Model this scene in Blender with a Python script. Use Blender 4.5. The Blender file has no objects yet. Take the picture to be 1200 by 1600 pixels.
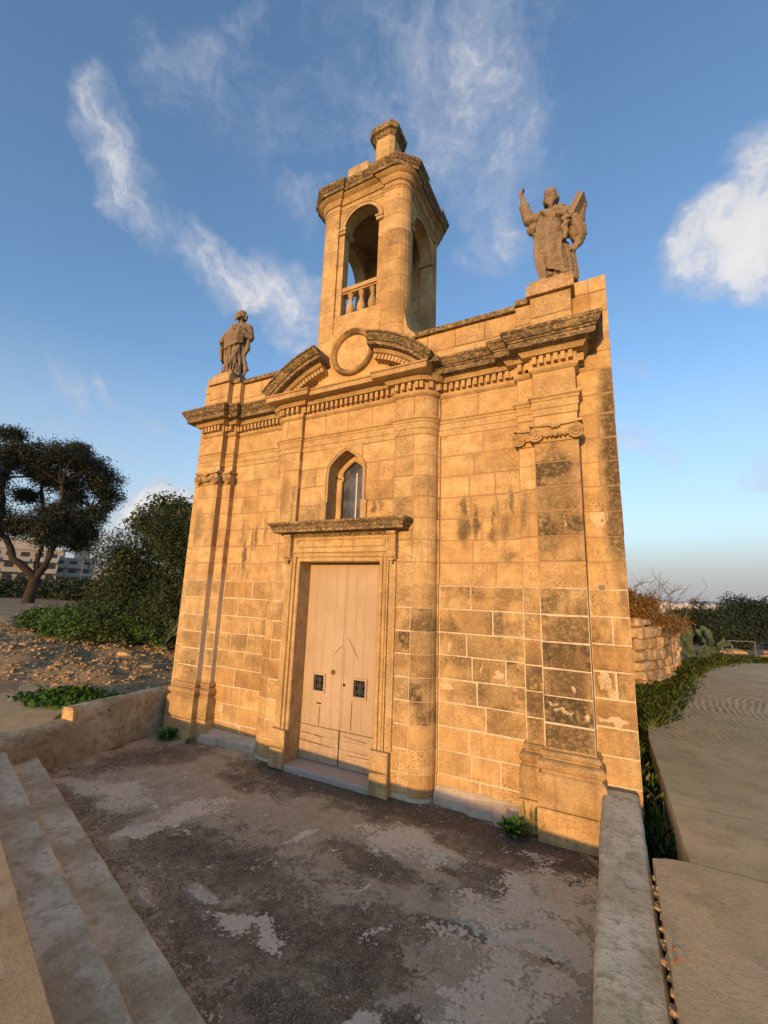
import bpy, bmesh, math, random
import numpy as np
from math import radians as R, sin, cos, pi, sqrt
from mathutils import Vector, noise as mnoise

random.seed(7); rng = np.random.default_rng(7)
scene = bpy.context.scene
COL = scene.collection

# ------------------------------------------------------------------ camera
cam = bpy.data.cameras.new('camera'); camo = bpy.data.objects.new('camera', cam); COL.objects.link(camo)
cam.sensor_fit = 'HORIZONTAL'; cam.sensor_width = 36.0; cam.lens = 661.78 / 1200 * 36
cam.clip_start = 0.05; cam.clip_end = 20000
def cam_axes(yaw, pitch, roll):
    cy, sy, cp, sp = cos(yaw), sin(yaw), cos(pitch), sin(pitch)
    f = Vector((-sy*cp, cy*cp, sp)); r0 = Vector((cy, sy, 0)); u0 = r0.cross(f)
    return cos(roll)*r0 + sin(roll)*u0, -sin(roll)*r0 + cos(roll)*u0, f
cr, cu, cf = cam_axes(R(27.9035), R(10.8478), R(1.96637))
from mathutils import Matrix
camo.matrix_world = Matrix(((cr.x, cu.x, -cf.x, 0), (cr.y, cu.y, -cf.y, -5), (cr.z, cu.z, -cf.z, 2.22), (0, 0, 0, 1)))
scene.camera = camo
CAM = Vector((0, -5, 2.22))
def project(p):
    v = Vector(p) - CAM; d = v.dot(cf)
    return (600 + 661.78*v.dot(cr)/d, 800 - 661.78*v.dot(cu)/d)

# ------------------------------------------------------------------ light
SUN_EL, SUN_AZ = R(6.5), R(0.5)          # low sun behind the viewer, almost square to the front
SKY_STRENGTH = 0.15
EXPOSURE = 1.25
sd = Vector((-sin(SUN_AZ)*cos(SUN_EL), -cos(SUN_AZ)*cos(SUN_EL), sin(SUN_EL)))
sun = bpy.data.lights.new('sun', 'SUN'); sun.energy = 2.0; sun.angle = R(0.6); sun.color = (1.0, 0.575, 0.215)
suno = bpy.data.objects.new('sun', sun); COL.objects.link(suno)
suno.rotation_euler = sd.to_track_quat('Z', 'Y').to_euler()
scene.view_settings.view_transform = 'Standard'; scene.view_settings.look = 'None'
scene.view_settings.exposure = EXPOSURE; scene.view_settings.gamma = 1.0
scene.view_settings.use_curve_mapping = False
scene.cycles.max_bounces = 4; scene.cycles.diffuse_bounces = 3; scene.cycles.glossy_bounces = 2; scene.cycles.transmission_bounces = 2
scene.cycles.caustics_reflective = False; scene.cycles.caustics_refractive = False

# ------------------------------------------------------------------ node helpers
class NT:
    def __init__(s, tree): s.t = tree; s.n = tree.nodes; s.l = tree.links
    def node(s, typ, **kw):
        n = s.n.new(typ)
        for k, v in kw.items(): setattr(n, k, v)
        return n
    def put(s, sock, v):
        if v is None: return
        if hasattr(v, 'links') or isinstance(v, bpy.types.NodeSocket): s.l.new(v, sock)
        elif isinstance(v, (tuple, list)) and len(v) == 3 and sock.type == 'RGBA': sock.default_value = (*v, 1)
        else: sock.default_value = v
    def math(s, op, a, b=None, c=None, clamp=False):
        n = s.node('ShaderNodeMath', operation=op); n.use_clamp = clamp
        s.put(n.inputs[0], a)
        if b is not None: s.put(n.inputs[1], b)
        if c is not None: s.put(n.inputs[2], c)
        return n.outputs[0]
    def vm(s, op, a, b=None, out=0):
        n = s.node('ShaderNodeVectorMath', operation=op)
        s.put(n.inputs[0], a)
        if b is not None: s.put(n.inputs[1], b)
        return n.outputs[out]
    def dot(s, a, b): return s.vm('DOT_PRODUCT', a, b, 'Value')
    def mix(s, f, a, b, mode='MIX'):
        n = s.node('ShaderNodeMix', data_type='RGBA', blend_type=mode)
        s.put(n.inputs[0], f); s.put(n.inputs[6], a); s.put(n.inputs[7], b)
        return n.outputs[2]
    def ramp(s, v, lo, hi, a=0.0, b=1.0, smooth=True):
        n = s.node('ShaderNodeMapRange', interpolation_type='SMOOTHSTEP' if smooth else 'LINEAR')
        s.put(n.inputs[0], v); s.put(n.inputs[1], lo); s.put(n.inputs[2], hi); s.put(n.inputs[3], a); s.put(n.inputs[4], b)
        return n.outputs[0]
    def noise(s, vec, scale, detail=4, rough=0.55, dist=0.0, sc=None):
        if sc is not None:
            vec = s.vm('MULTIPLY', vec, sc)
        n = s.node('ShaderNodeTexNoise'); s.put(n.inputs['Vector'], vec)
        n.inputs['Scale'].default_value = scale; n.inputs['Detail'].default_value = detail
        n.inputs['Roughness'].default_value = rough; n.inputs['Distortion'].default_value = dist
        return n.outputs[0]
    def voro(s, vec, scale, feature='F1', rnd=1.0):
        n = s.node('ShaderNodeTexVoronoi', feature=feature); s.put(n.inputs['Vector'], vec)
        n.inputs['Scale'].default_value = scale; n.inputs['Randomness'].default_value = rnd
        return n.outputs['Distance']
    def attr(s, name):
        n = s.node('ShaderNodeAttribute'); n.attribute_name = name; return n.outputs['Fac']
    def pos(s): return s.node('ShaderNodeNewGeometry').outputs['Position']
    def bump(s, h, dist, strength=1.0, normal=None):
        n = s.node('ShaderNodeBump'); s.put(n.inputs['Height'], h)
        n.inputs['Distance'].default_value = dist; n.inputs['Strength'].default_value = strength
        if normal is not None: s.put(n.inputs['Normal'], normal)
        return n.outputs[0]

def new_mat(name):
    m = bpy.data.materials.new(name); m.use_nodes = True
    t = NT(m.node_tree); b = m.node_tree.nodes['Principled BSDF']
    b.inputs['Specular IOR Level'].default_value = 0.2
    return m, t, b

# ------------------------------------------------------------------ sky
world = bpy.data.worlds.new('World'); scene.world = world; world.use_nodes = True
world.cycles.sampling_method = 'MANUAL'; world.cycles.sample_map_resolution = 256
w = NT(world.node_tree)
bg = world.node_tree.nodes['Background']
sky = w.node('ShaderNodeTexSky', sky_type='NISHITA'); sky.sun_disc = False
sky.sun_elevation = SUN_EL; sky.sun_rotation = math.atan2(sd.x, sd.y)
sky.altitude = 60; sky.air_density = 1.0; sky.dust_density = 0.6; sky.ozone_density = 2.5
dirv = w.node('ShaderNodeTexCoord').outputs['Generated']
dirv = w.vm('NORMALIZE', dirv)
CLOUDS = [
(-0.237,0.510,0.827, 0.001,-6.044,3.726, 5.198,0.666,1.079, 0.50),
(-0.511,0.330,0.794, 4.120,-10.104,6.857, 7.048,4.643,2.608, 0.42),
(0.083,0.946,0.313, -13.362,-1.532,8.182, -12.435,7.365,-18.928, 0.62),
(-0.819,0.461,0.341, -4.944,-12.927,5.591, -31.861,-13.216,-58.731, 0.55),
(-0.868,0.359,0.344, -3.551,-20.174,12.080, -63.042,-51.727,-104.915, 0.55),
(0.068,0.891,0.448, -19.451,-5.694,14.285, -28.046,17.769,-31.105, 0.50),
(-0.664,0.254,0.704, 4.327,-12.932,8.743, 13.341,10.427,8.821, 0.72),
(-0.676,0.341,0.654, -0.179,-9.043,4.537, 13.784,5.449,11.402, 0.72),
(-0.652,0.445,0.614, -3.166,-9.248,3.341, 11.797,0.381,12.236, 0.72),
(-0.580,0.561,0.591, -5.123,-6.295,0.945, 10.632,-6.201,16.326, 0.80),
(-0.534,0.630,0.563, -4.301,-6.486,3.181, 8.798,-1.127,9.597, 0.70),
(-0.436,0.361,0.824, 7.106,-12.623,9.295, 15.994,11.522,3.420, 0.36),
(-0.447,0.459,0.768, -0.332,-7.854,4.498, 13.652,2.960,6.177, 0.40),
(-0.299,0.424,0.855, -0.188,-11.120,5.445, 12.207,1.515,3.516, 0.34),
(-0.152,0.555,0.818, -1.372,-6.094,3.879, 9.913,-0.740,2.344, 0.52),
(-0.147,0.664,0.734, -0.327,-5.429,4.846, 10.482,0.690,1.480, 0.42),
(-0.155,0.495,0.855, -3.097,-6.998,3.489, 16.409,-4.483,5.572, 0.36),
(0.199,0.762,0.616, 6.335,-5.965,5.337, 12.367,4.533,-9.612, 1.05),
(0.235,0.731,0.640, 8.504,-8.127,6.166, 10.891,4.484,-9.113, 1.05),
(0.246,0.769,0.590, 6.838,-7.754,7.265, -8.779,-1.938,6.194, 1.25),
(0.200,0.771,0.605, 18.043,-3.729,-1.205, 1.692,14.222,-18.683, 1.10),
(0.251,0.934,0.256, -26.057,7.886,-3.138, 6.081,7.239,-32.383, 0.80),
(-0.821,0.551,0.151, -7.134,-9.688,-3.412, -0.745,-6.839,20.975, 1.05),
(-0.865,0.494,0.091, -6.763,-9.903,-10.559, -7.483,-16.887,20.631, 0.60),
(-0.799,0.578,0.168, -8.019,-11.336,0.857, 4.173,-1.153,23.794, 0.60),
(-0.865,0.363,0.346, -4.212,-19.391,9.808, -22.141,-15.168,-39.498, 0.40),
(-0.822,0.456,0.340, -5.709,-14.621,5.827, -16.242,-6.080,-31.168, 0.35),
(-0.886,0.386,0.258, -3.531,-9.659,2.351, -5.816,-2.005,-16.975, 0.30),
]
nz1 = w.noise(dirv, 3.2, 3, 0.5)
wn = w.node('ShaderNodeTexNoise'); w.put(wn.inputs['Vector'], dirv); wn.inputs['Scale'].default_value = 4.0; wn.inputs['Detail'].default_value = 5; wn.inputs['Roughness'].default_value = .6
warp = w.vm('SUBTRACT', wn.outputs['Color'], (0.5, 0.5, 0.5))
wdir = w.vm('ADD', dirv, w.vm('MULTIPLY', warp, (0.24, 0.24, 0.24)))
tot = None
for c in CLOUDS:
    C_, A_, B_, s_ = Vector(c[0:3]), Vector(c[3:6]), Vector(c[6:9]), c[9]
    v = w.vm('SUBTRACT', wdir, tuple(C_))
    a = w.dot(v, tuple(A_)); b_ = w.dot(v, tuple(B_))
    r2 = w.math('ADD', w.math('MULTIPLY', a, a), w.math('MULTIPLY', b_, b_))
    front = w.math('GREATER_THAN', w.dot(dirv, tuple(C_)), 0.2)
    m_ = w.math('MULTIPLY', w.ramp(r2, 2.3, 0.0, 0.0, s_), front)
    tot = m_ if tot is None else w.math('MAXIMUM', tot, m_)
# fair-weather cloud field elsewhere in the sky
gen = w.noise(dirv, 2.4, 5, 0.55, 0.3, sc=(1.0, 1.0, 1.8))
sx = w.node('ShaderNodeSeparateXYZ'); w.put(sx.inputs[0], dirv)
behind = w.ramp(sx.outputs['Y'], 0.10, -0.15)
gen = w.math('MULTIPLY', w.ramp(gen, 0.5, 0.75), w.math('MULTIPLY', behind, 0.7))
tot = w.math('MAXIMUM', tot, gen)
wisp = w.noise(wdir, 6.0, 6, 0.66, 0.4)
puff = w.noise(wdir, 22.0, 4, 0.6)
dens = w.math('ADD', tot, w.math('MULTIPLY', w.math('SUBTRACT', wisp, 0.5), 2.3))
dens = w.math('ADD', dens, w.math('MULTIPLY', w.math('SUBTRACT', puff, 0.5), 0.35))
dens = w.math('MULTIPLY', w.ramp(dens, 0.05, 1.45, 0.0, 0.92), w.ramp(tot, 0.0, 0.35))
el = sx.outputs['Z']
# cool the deep sky a little and lay pale air at the horizon
skyc = w.mix(1.0, sky.outputs[0], (1.03, 1.0, 1.02), 'MULTIPLY')
haze_f = w.ramp(el, 0.46, 0.05, 0.0, 0.70, False)
skyc = w.mix(haze_f, skyc, (1.55, 1.75, 2.0))
skyc = w.mix(w.ramp(el, 0.16, 0.0), skyc, (1.33, 1.33, 1.34))
low = w.ramp(el, 0.12, 0.5)
cloudc = w.mix(low, (2.9, 2.45, 2.0), (2.0, 2.0, 2.15))
shade = w.ramp(w.noise(wdir, 14.0, 5, 0.6), 0.35, 0.7)
cloudc = w.mix(shade, w.mix(0.6, cloudc, (1.15, 1.25, 1.5)), cloudc)
cloudc = w.mix(w.ramp(dens, .35, .85), w.mix(.5, cloudc, (1.35, 1.5, 1.85)), w.mix(.7, cloudc, (2.8, 2.6, 2.4)))
final = w.mix(dens, skyc, cloudc)
w.put(bg.inputs['Color'], final); bg.inputs['Strength'].default_value = SKY_STRENGTH

# ------------------------------------------------------------------ object helpers
def empty(name, loc=(0, 0, 0)):
    o = bpy.data.objects.new(name, None); COL.objects.link(o); o.location = loc; o.empty_display_size = 0.3
    return o
def tag(o, label=None, cat=None, group=None, kind=None):
    if label: o['label'] = label
    if cat: o['category'] = cat
    if group: o['group'] = group
    if kind: o['kind'] = kind
    return o
def link(name, me, mat, parent=None, kind=None):
    o = bpy.data.objects.new(name, me); COL.objects.link(o)
    if mat is not None and not me.materials:
        for m in (mat if isinstance(mat, (list, tuple)) else [mat]): me.materials.append(m)
    if parent is not None:
        o.parent = parent
        loc = Vector((0, 0, 0)); p = parent
        while p is not None: loc += p.location; p = p.parent
        o.location = -loc
    if kind: o['kind'] = kind
    return o

class MB:
    """collects vertices and faces of one mesh"""
    def __init__(s): s.v = []; s.f = []; s.a = {}; s.sm = False
    def add(s, vs, fs, **at):
        n = len(s.v); s.v += [tuple(p) for p in vs]; s.f += [tuple(i+n for i in f) for f in fs]
        for k in set(s.a) | set(at):
            l = s.a.setdefault(k, [0.0]*n)
            l += [at.get(k, 0.0)]*len(vs)
        return s
    def merge(s, o):
        n = len(s.v); s.v += o.v; s.f += [tuple(i+n for i in f) for f in o.f]
        for k in set(s.a) | set(o.a):
            l = s.a.setdefault(k, [0.0]*n); l += o.a.get(k, [0.0]*len(o.v))
        return s
    def mesh(s, name, smooth=None):
        me = bpy.data.meshes.new(name); me.from_pydata(s.v, [], s.f)
        for k, l in s.a.items():
            at = me.attributes.new(k, 'FLOAT', 'POINT'); at.data.foreach_set('value', l)
        if smooth is not None:
            me.polygons.foreach_set('use_smooth', [True]*len(me.polygons))
            me.update()
            if smooth < 179: me.set_sharp_from_angle(angle=R(smooth))
        me.update(); return me
    def obj(s, name, mat, parent=None, kind=None, smooth=None, fix=False):
        me = s.mesh(name, smooth)
        if fix:
            bm = bmesh.new(); bm.from_mesh(me); bmesh.ops.recalc_face_normals(bm, faces=bm.faces); bm.to_mesh(me); bm.free()
        return link(name, me, mat, parent, kind)
    # ---- shapes
    def box(s, x0, x1, y0, y1, z0, z1, **at):
        vs = [(x0,y0,z0),(x1,y0,z0),(x1,y1,z0),(x0,y1,z0),(x0,y0,z1),(x1,y0,z1),(x1,y1,z1),(x0,y1,z1)]
        return s.add(vs, [(3,2,1,0),(4,5,6,7),(0,1,5,4),(1,2,6,5),(2,3,7,6),(3,0,4,7)], **at)
    def block(s, x0, x1, y0, y1, z0, z1, b=0.006, g=0.003, jit=0.0028, **at):
        """an ashlar stone, front face at y0 with worn chamfered edges"""
        x0 += g; x1 -= g; z0 += g; z1 -= g
        j = lambda k=1.0: random.uniform(-jit, jit)*k
        e = [(x0,z0),(x1,z0),(x1,z1),(x0,z1)]
        q = [(b,b),(-b,b),(-b,-b),(b,-b)]
        vs = [(x, y1, z) for x, z in e]
        vs += [(x+j(), y0+b*0.8+j(), z+j()) for x, z in e]
        dy = random.uniform(-jit, jit)*1.3
        vs += [(x+dx*random.uniform(0.8,1.5), y0+dy+j(.7), z+dz*random.uniform(0.8,1.5)) for (x, z), (dx, dz) in zip(e, q)]
        fs = [(8,9,10,11)]
        for i in range(4):
            k = (i+1) % 4
            fs += [(4+i,4+k,8+k,8+i), (i,k,4+k,4+i)]
        return s.add(vs, fs, **at)
    def prism_xz(s, poly, y0, y1, b=0.0, **at):
        """polygon in x,z (counter-clockwise seen from the front) pushed from y0 (front) to y1"""
        n = len(poly)
        cx = sum(p[0] for p in poly)/n; cz = sum(p[1] for p in poly)/n
        vs = [(x, y1, z) for x, z in poly] + [(x, y0+b, z) for x, z in poly]
        fs = []
        if b > 0:
            vs += [(x+(cx-x)*min(1, b/max(1e-6, abs(x-cx)))*0.9, y0, z+(cz-z)*min(1, b/max(1e-6, abs(z-cz)))*0.9) for x, z in poly]
            fs += [tuple(range(2*n, 3*n))]
            fs += [(n+i, n+(i+1)%n, 2*n+(i+1)%n, 2*n+i) for i in range(n)]
        else: fs += [tuple(range(n, 2*n))]
        fs += [(i, (i+1)%n, n+(i+1)%n, n+i) for i in range(n)] + [tuple(reversed(range(n)))]
        return s.add(vs, fs, **at)
    def prism_xy(s, poly, z0, z1, b=0.0, g=0.0, **at):
        """plan polygon (counter-clockwise) raised from z0 to z1, optional chamfered arrises"""
        n = len(poly); z0 += g; z1 -= g
        cx = sum(p[0] for p in poly)/n; cy = sum(p[1] for p in poly)/n
        if b <= 0: rings = [(z0, 0), (z1, 0)]
        else: rings = [(z0, b), (z0+b, 0), (z1-b, 0), (z1, b)]
        vs = []
        for z, d in rings:
            for x, y in poly:
                l = math.hypot(x-cx, y-cy) or 1; vs.append((x+(cx-x)/l*d, y+(cy-y)/l*d, z))
        fs = [tuple(reversed(range(n))), tuple(range(len(vs)-n, len(vs)))]
        for r in range(len(rings)-1):
            fs += [(r*n+i, r*n+(i+1)%n, (r+1)*n+(i+1)%n, (r+1)*n+i) for i in range(n)]
        return s.add(vs, fs, **at)
    def sweep(s, path, prof, mapf, closed=False, flip=False, **at):
        """mitred moulding: prof = [(outward, other)], closed polygon, along a 2D path"""
        n = len(path); m = len(prof); vs = []
        P = [Vector(p) for p in path]
        def nrm(a, b):
            d = (b-a).normalized(); v = Vector((d.y, -d.x)); return -v if flip else v
        for i in range(n):
            if closed: a, b, c = P[i-1], P[i], P[(i+1) % n]; n1, n2 = nrm(a, b), nrm(b, c)
            elif i == 0: n1 = n2 = nrm(P[0], P[1])
            elif i == n-1: n1 = n2 = nrm(P[-2], P[-1])
            else: n1, n2 = nrm(P[i-1], P[i]), nrm(P[i], P[i+1])
            mt = (n1+n2); k = max(0.35, 1+n1.dot(n2)); mt = mt/k
            for d, o in prof:
                q = P[i]+mt*d; vs.append(mapf(q.x, q.y, o))
        fs = []
        for i in range(n if closed else n-1):
            k = (i+1) % n
            for j in range(m):
                l = (j+1) % m; fs.append((i*m+j, k*m+j, k*m+l, i*m+l))
        if not closed: fs += [tuple(range(m)), tuple(reversed(range((n-1)*m, n*m)))]
        return s.add(vs, fs, **at)
    def tube(s, pts, rad, seg=8, cap=True, **at):
        P = [Vector(p) for p in pts]; n = len(P); vs = []; up = Vector((0.13, 0.07, 1)).normalized()
        if not hasattr(rad, '__len__'): rad = [rad]*n
        for i in range(n):
            d = (P[min(i+1, n-1)]-P[max(i-1, 0)]).normalized()
            a = d.cross(up)
            if a.length < 0.15: a = d.cross(Vector((1, 0, 0)))
            a.normalize(); b = d.cross(a)
            for k in range(seg):
                t = 2*pi*k/seg; vs.append(P[i]+(a*cos(t)+b*sin(t))*rad[i])
        fs = [(i*seg+k, i*seg+(k+1)%seg, (i+1)*seg+(k+1)%seg, (i+1)*seg+k) for i in range(n-1) for k in range(seg)]
        if cap: fs += [tuple(reversed(range(seg))), tuple(range((n-1)*seg, n*seg))]
        return s.add(vs, fs, **at)
    def lathe(s, prof, c, seg=16, **at):
        vs = [(c[0]+r*cos(2*pi*k/seg), c[1]+r*sin(2*pi*k/seg), c[2]+z) for r, z in prof for k in range(seg)]; n = len(prof)
        fs = [(i*seg+k, i*seg+(k+1)%seg, (i+1)*seg+(k+1)%seg, (i+1)*seg+k) for i in range(n-1) for k in range(seg)]
        fs += [tuple(reversed(range(seg))), tuple(range((n-1)*seg, n*seg))]
        return s.add(vs, fs, **at)
    def ball(s, c, r, seg=12, rings=8, rot=None, **at):
        """ellipsoid"""
        if not hasattr(r, '__len__'): r = (r, r, r)
        vs = []
        for i in range(rings+1):
            t = pi*i/rings
            for k in range(seg):
                p = Vector((r[0]*sin(t)*cos(2*pi*k/seg), r[1]*sin(t)*sin(2*pi*k/seg), r[2]*cos(t)))
                if rot is not None: p = rot @ p
                vs.append(p+Vector(c))
        fs = [(i*seg+k, (i+1)*seg+k, (i+1)*seg+(k+1)%seg, i*seg+(k+1)%seg) for i in range(rings) for k in range(seg)]
        return s.add(vs, fs, **at)
    def rock(s, c, r, rot=0.0, jit=0.18, **at):
        """rough rounded stone, r=(rx,ry,rz) half sizes"""
        base = []
        for a in (-1, 1):
            for b in (-1, 1):
                for d in (-1, 1): base.append((a, b, d))
        vs = []
        cr_, sr_ = cos(rot), sin(rot)
        k = 0.72
        pts = []
        for ax in range(3):
            for sg in (-1, 1):
                for u in (-k, k):
                    for v_ in (-k, k):
                        q = [0, 0, 0]; q[ax] = sg; q[(ax+1) % 3] = u; q[(ax+2) % 3] = v_; pts.append(q)
        for q in pts:
            x, y, z = [q[i]*r[i]*(1+random.uniform(-jit, jit)) for i in range(3)]
            vs.append((c[0]+x*cr_-y*sr_, c[1]+x*sr_+y*cr_, c[2]+z))
        bm = bmesh.new()
        for p in vs: bm.verts.new(p)
        bmesh.ops.convex_hull(bm, input=bm.verts)
        loose = [v_ for v_ in bm.verts if not v_.link_faces]
        bmesh.ops.delete(bm, geom=loose, context='VERTS')
        bm.verts.index_update(); bm.verts.ensure_lookup_table()
        V = [tuple(v_.co) for v_ in bm.verts]; F = [tuple(v_.index for v_ in f.verts) for f in bm.faces]
        bm.free()
        return s.add(V, F, **at)

MXY = lambda x, y, o: (x, y, o)          # plan path, profile other = z
def MXZ(x, z, o): return (x, o, z)       # elevation path, profile other = y
def arc(cx, cy, rx, ry, a0, a1, n):
    return [(cx+rx*cos(R(a0+(a1-a0)*i/n)), cy+ry*sin(R(a0+(a1-a0)*i/n))) for i in range(n+1)]

# ------------------------------------------------------------------ materials
# grime / repair patches of the facade:  x, z, rx, rz, strength
STAINS_DARK = [(-1.53,3.30,.045,.20,.9),(-1.52,3.02,.10,.22,1.0),(-1.38,3.08,.05,.24,1.0),(-1.18,3.17,.035,.17,.9),(-1.17,2.95,.06,.16,.9),
    (-1.02,3.02,.10,.18,.7),(-.96,3.33,.035,.22,.8),(-.80,3.2,.05,.28,.7),(-1.0,2.7,.12,.09,.7),
    (-4.93,3.05,.05,.25,.9),(-5.02,2.98,.04,.22,.8),(-5.16,2.75,.05,.30,1.0),(-5.25,3.1,.04,.3,.5),(-4.75,3.1,.05,.3,.5),
    (-2.86,3.40,.05,.16,.8),(-2.72,3.33,.05,.12,.9),(-2.62,3.40,.03,.12,.6),(-3.62,3.38,.12,.18,.5),(-4.05,3.45,.05,.40,.6),
    (-.42,3.35,.26,.50,.80),(-.42,3.0,.22,.25,.8),(-.30,2.95,.15,.3,.5),(-.42,1.45,.28,.50,1.0),(-.75,1.25,.14,.55,1.0),(-.40,1.05,.26,.25,.75),
    (-1.3,1.15,.55,.22,.65),(-1.4,1.6,.5,.35,.6),(-1.3,1.95,.5,.25,.45),(-2.0,1.35,.22,.55,.55),(-2.3,1.5,.2,.5,.55),(-.1,1.45,.12,.22,.8),(-.12,1.1,.1,.2,.6),
    (.13,3.9,.15,1.25,1.1),(.12,3.0,.15,.6,1.0),(.14,4.9,.09,.6,.9),(.13,2.2,.07,.3,.7),(-2.5,1.6,.1,.8,.5),(-2.42,2.9,.12,.4,.5),
    (-5.1,1.4,.35,.14,.7),(-6.05,1.45,.25,.12,.6),(-5.0,1.9,.4,.12,.4),(-4.2,3.6,.12,.4,.45),(-4.2,2.2,.12,.5,.35),(-6.2,3.2,.3,.35,.6),
    (-4.7,1.15,.3,.14,.6),(-5.95,1.15,.2,.14,.6)]
STAINS_PALE = [(-.05,3.08,.085,.11,1.2),(-.085,1.42,.07,.10,1.0),(-.02,1.33,.07,.07,1.0),(-.04,1.06,.16,.035,.9),(-.55,1.20,.09,.03,.8),
    (-.36,3.02,.02,.09,.6),(-.46,1.13,.12,.03,.7),(-1.75,1.18,.10,.06,.9),(-1.72,1.63,.03,.10,.7),(-1.15,1.38,.05,.05,.9),(-1.33,1.40,.02,.10,.6),
    (-6.1,.42,.12,.17,.8),(-5.35,.42,.08,.12,.7),(-.25,1.1,.03,.06,.8),(-.38,1.32,.015,.05,.9),(-.55,.66,.2,.05,.4),(-.12,.55,.25,.3,.35),(-3.83,1.5,.03,.25,.8)]

def stone_material(name, lichen=0.0, base=(0.55, 0.350, 0.150), stains=True, region=None, eaten=1.0, grey=0.0):
    m, t, b = new_mat(name)
    p = t.pos()
    tint = t.attr('tint'); gr = t.attr('grime')
    n_big = t.noise(p, 0.9, 3, 0.5); n_mid = t.noise(p, 5.5, 4, 0.6); n_fine = t.noise(p, 42, 3, 0.75)
    bed = t.noise(p, 3.0, 3, 0.6, 0.4, sc=(1.0, 1.0, 5.0))
    c = t.mix(t.ramp(n_big, .3, .7), base, tuple(x*k for x, k in zip(base, (1.05, 1.15, 1.28))))
    c = t.mix(t.ramp(bed, .42, .70, 0, .30), c, tuple(x*k for x, k in zip(base, (.90, .74, .60))))
    c = t.mix(t.ramp(tint, -1, 1, 0, 1, False), c, t.mix(1.0, c, (1.30, 1.36, 1.42), 'MULTIPLY'))
    c = t.mix(t.ramp(n_mid, .36, .66, 0, .42), c, (0.30, 0.165, 0.065))
    c = t.mix(t.ramp(n_fine, .50, .66, 0, .48), c, (0.24, 0.15, 0.075))
    c = t.mix(t.ramp(n_fine, .48, .34, 0, .35), c, (0.66, 0.46, 0.26))
    # grey-brown biological grime, in blocks (attribute) and in authored places
    wn = t.node('ShaderNodeTexNoise'); t.put(wn.inputs['Vector'], p); wn.inputs['Scale'].default_value = 7.0; wn.inputs['Detail'].default_value = 5
    wp = t.vm('ADD', p, t.vm('MULTIPLY', t.vm('SUBTRACT', wn.outputs['Color'], (.5, .5, .5)), (.16, 0, .22)))
    sx = t.node('ShaderNodeSeparateXYZ'); t.put(sx.inputs[0], wp); X, Z = sx.outputs['X'], sx.outputs['Z']
    sp = t.node('ShaderNodeSeparateXYZ'); t.put(sp.inputs[0], p)
    mott = t.noise(p, 22, 4, 0.75)
    grime = t.math('MULTIPLY', t.math('MULTIPLY', gr, t.ramp(t.noise(p, 3.2, 3, .5), .36, .62, .25, 1.45)), t.ramp(mott, .26, .60, .35, 1))
    if stains:
        tot = None; pale = None
        for lst in (STAINS_DARK, STAINS_PALE):
            acc = None
            for (x, z, rx, rz, s) in lst:
                if region and not (x+1.4*rx > region[0] and x-1.4*rx < region[1]): continue
                v = t.vm('MULTIPLY', t.vm('SUBTRACT', wp, (x, 0, z)), (1/rx, 0, 1/rz))
                l = t.vm('LENGTH', v, out='Value')
                k = t.ramp(l, 1.25, .35, 0, s)
                acc = k if acc is None else t.math('MAXIMUM', acc, k)
            if acc is None: acc = 0.0
            if tot is None: tot = acc
            else: pale = acc
        front = t.math('LESS_THAN', sp.outputs['Y'], 0.3)
        tot = t.math('MULTIPLY', tot, front)
        tot = t.math('MULTIPLY', tot, t.ramp(t.noise(p, 26, 5, .7), .28, .55, .45, 1))
        grime = t.math('MAXIMUM', grime, tot)
    c = t.mix(t.ramp(tint, -.25, -.9, 0, .45), c, (0.46, 0.245, 0.085))
    strk = t.math('MULTIPLY', t.ramp(t.noise(p, 5.0, 5, .65, sc=(2.2, 2.2, .22)), .52, .72, 0, .45), t.ramp(sp.outputs['Z'], 4.6, 3.2))
    c = t.mix(strk, c, (0.20, 0.135, 0.065))
    c = t.mix(t.math('MULTIPLY', grime, .88, clamp=True), c, (0.095, 0.072, 0.042))
    # yellow lichen bloom
    yl = t.math('MULTIPLY', t.ramp(t.noise(p, 11, 5, .7), .60, .72), .5)
    c = t.mix(yl, c, (0.50, 0.27, 0.07))
    # honeycomb weathering pits
    vor = t.voro(p, 75); zone = t.ramp(t.noise(p, 2.6, 3, .5), .5, .64, 0, eaten)
    pit = t.math('MULTIPLY', t.ramp(vor, .42, .15), zone)
    c = t.mix(t.math('MULTIPLY', pit, .5), c, (0.16, 0.10, 0.05))
    if stains:
        pm = t.ramp(t.math('ADD', pale, t.math('MULTIPLY', t.math('SUBTRACT', mott, .5), 1.3)), .40, .62)
        pm = t.math('MULTIPLY', pm, front)
        c = t.mix(t.math('MULTIPLY', pm, t.ramp(n_fine, .35, .6, .35, .8)), c, (0.70, 0.55, 0.36))
    if lichen > 0:
        lk = t.ramp(t.noise(p, 34, 5, .75, sc=(.7, 1, 1.2)), .33, .56)
        big = t.ramp(t.noise(p, 5.0, 4, .6), .30, .55, .6, 1)
        c = t.mix(t.math('MULTIPLY', t.math('MULTIPLY', lk, big), lichen), c, (0.070, 0.060, 0.044))
        wh = t.ramp(t.noise(p, 33, 4, .6), .62, .70)
        c = t.mix(t.math('MULTIPLY', wh, .55*lichen), c, (0.42, 0.40, 0.33))
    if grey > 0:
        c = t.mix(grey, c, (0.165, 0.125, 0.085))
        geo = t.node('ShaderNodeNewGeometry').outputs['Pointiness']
        c = t.mix(t.ramp(geo, .494, .455, 0, .85), c, (0.045, 0.034, 0.024))  # occlusion-like shade and dirt coloured into the creases
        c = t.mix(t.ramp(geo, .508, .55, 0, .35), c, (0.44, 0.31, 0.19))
    t.put(b.inputs['Base Color'], c)
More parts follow.
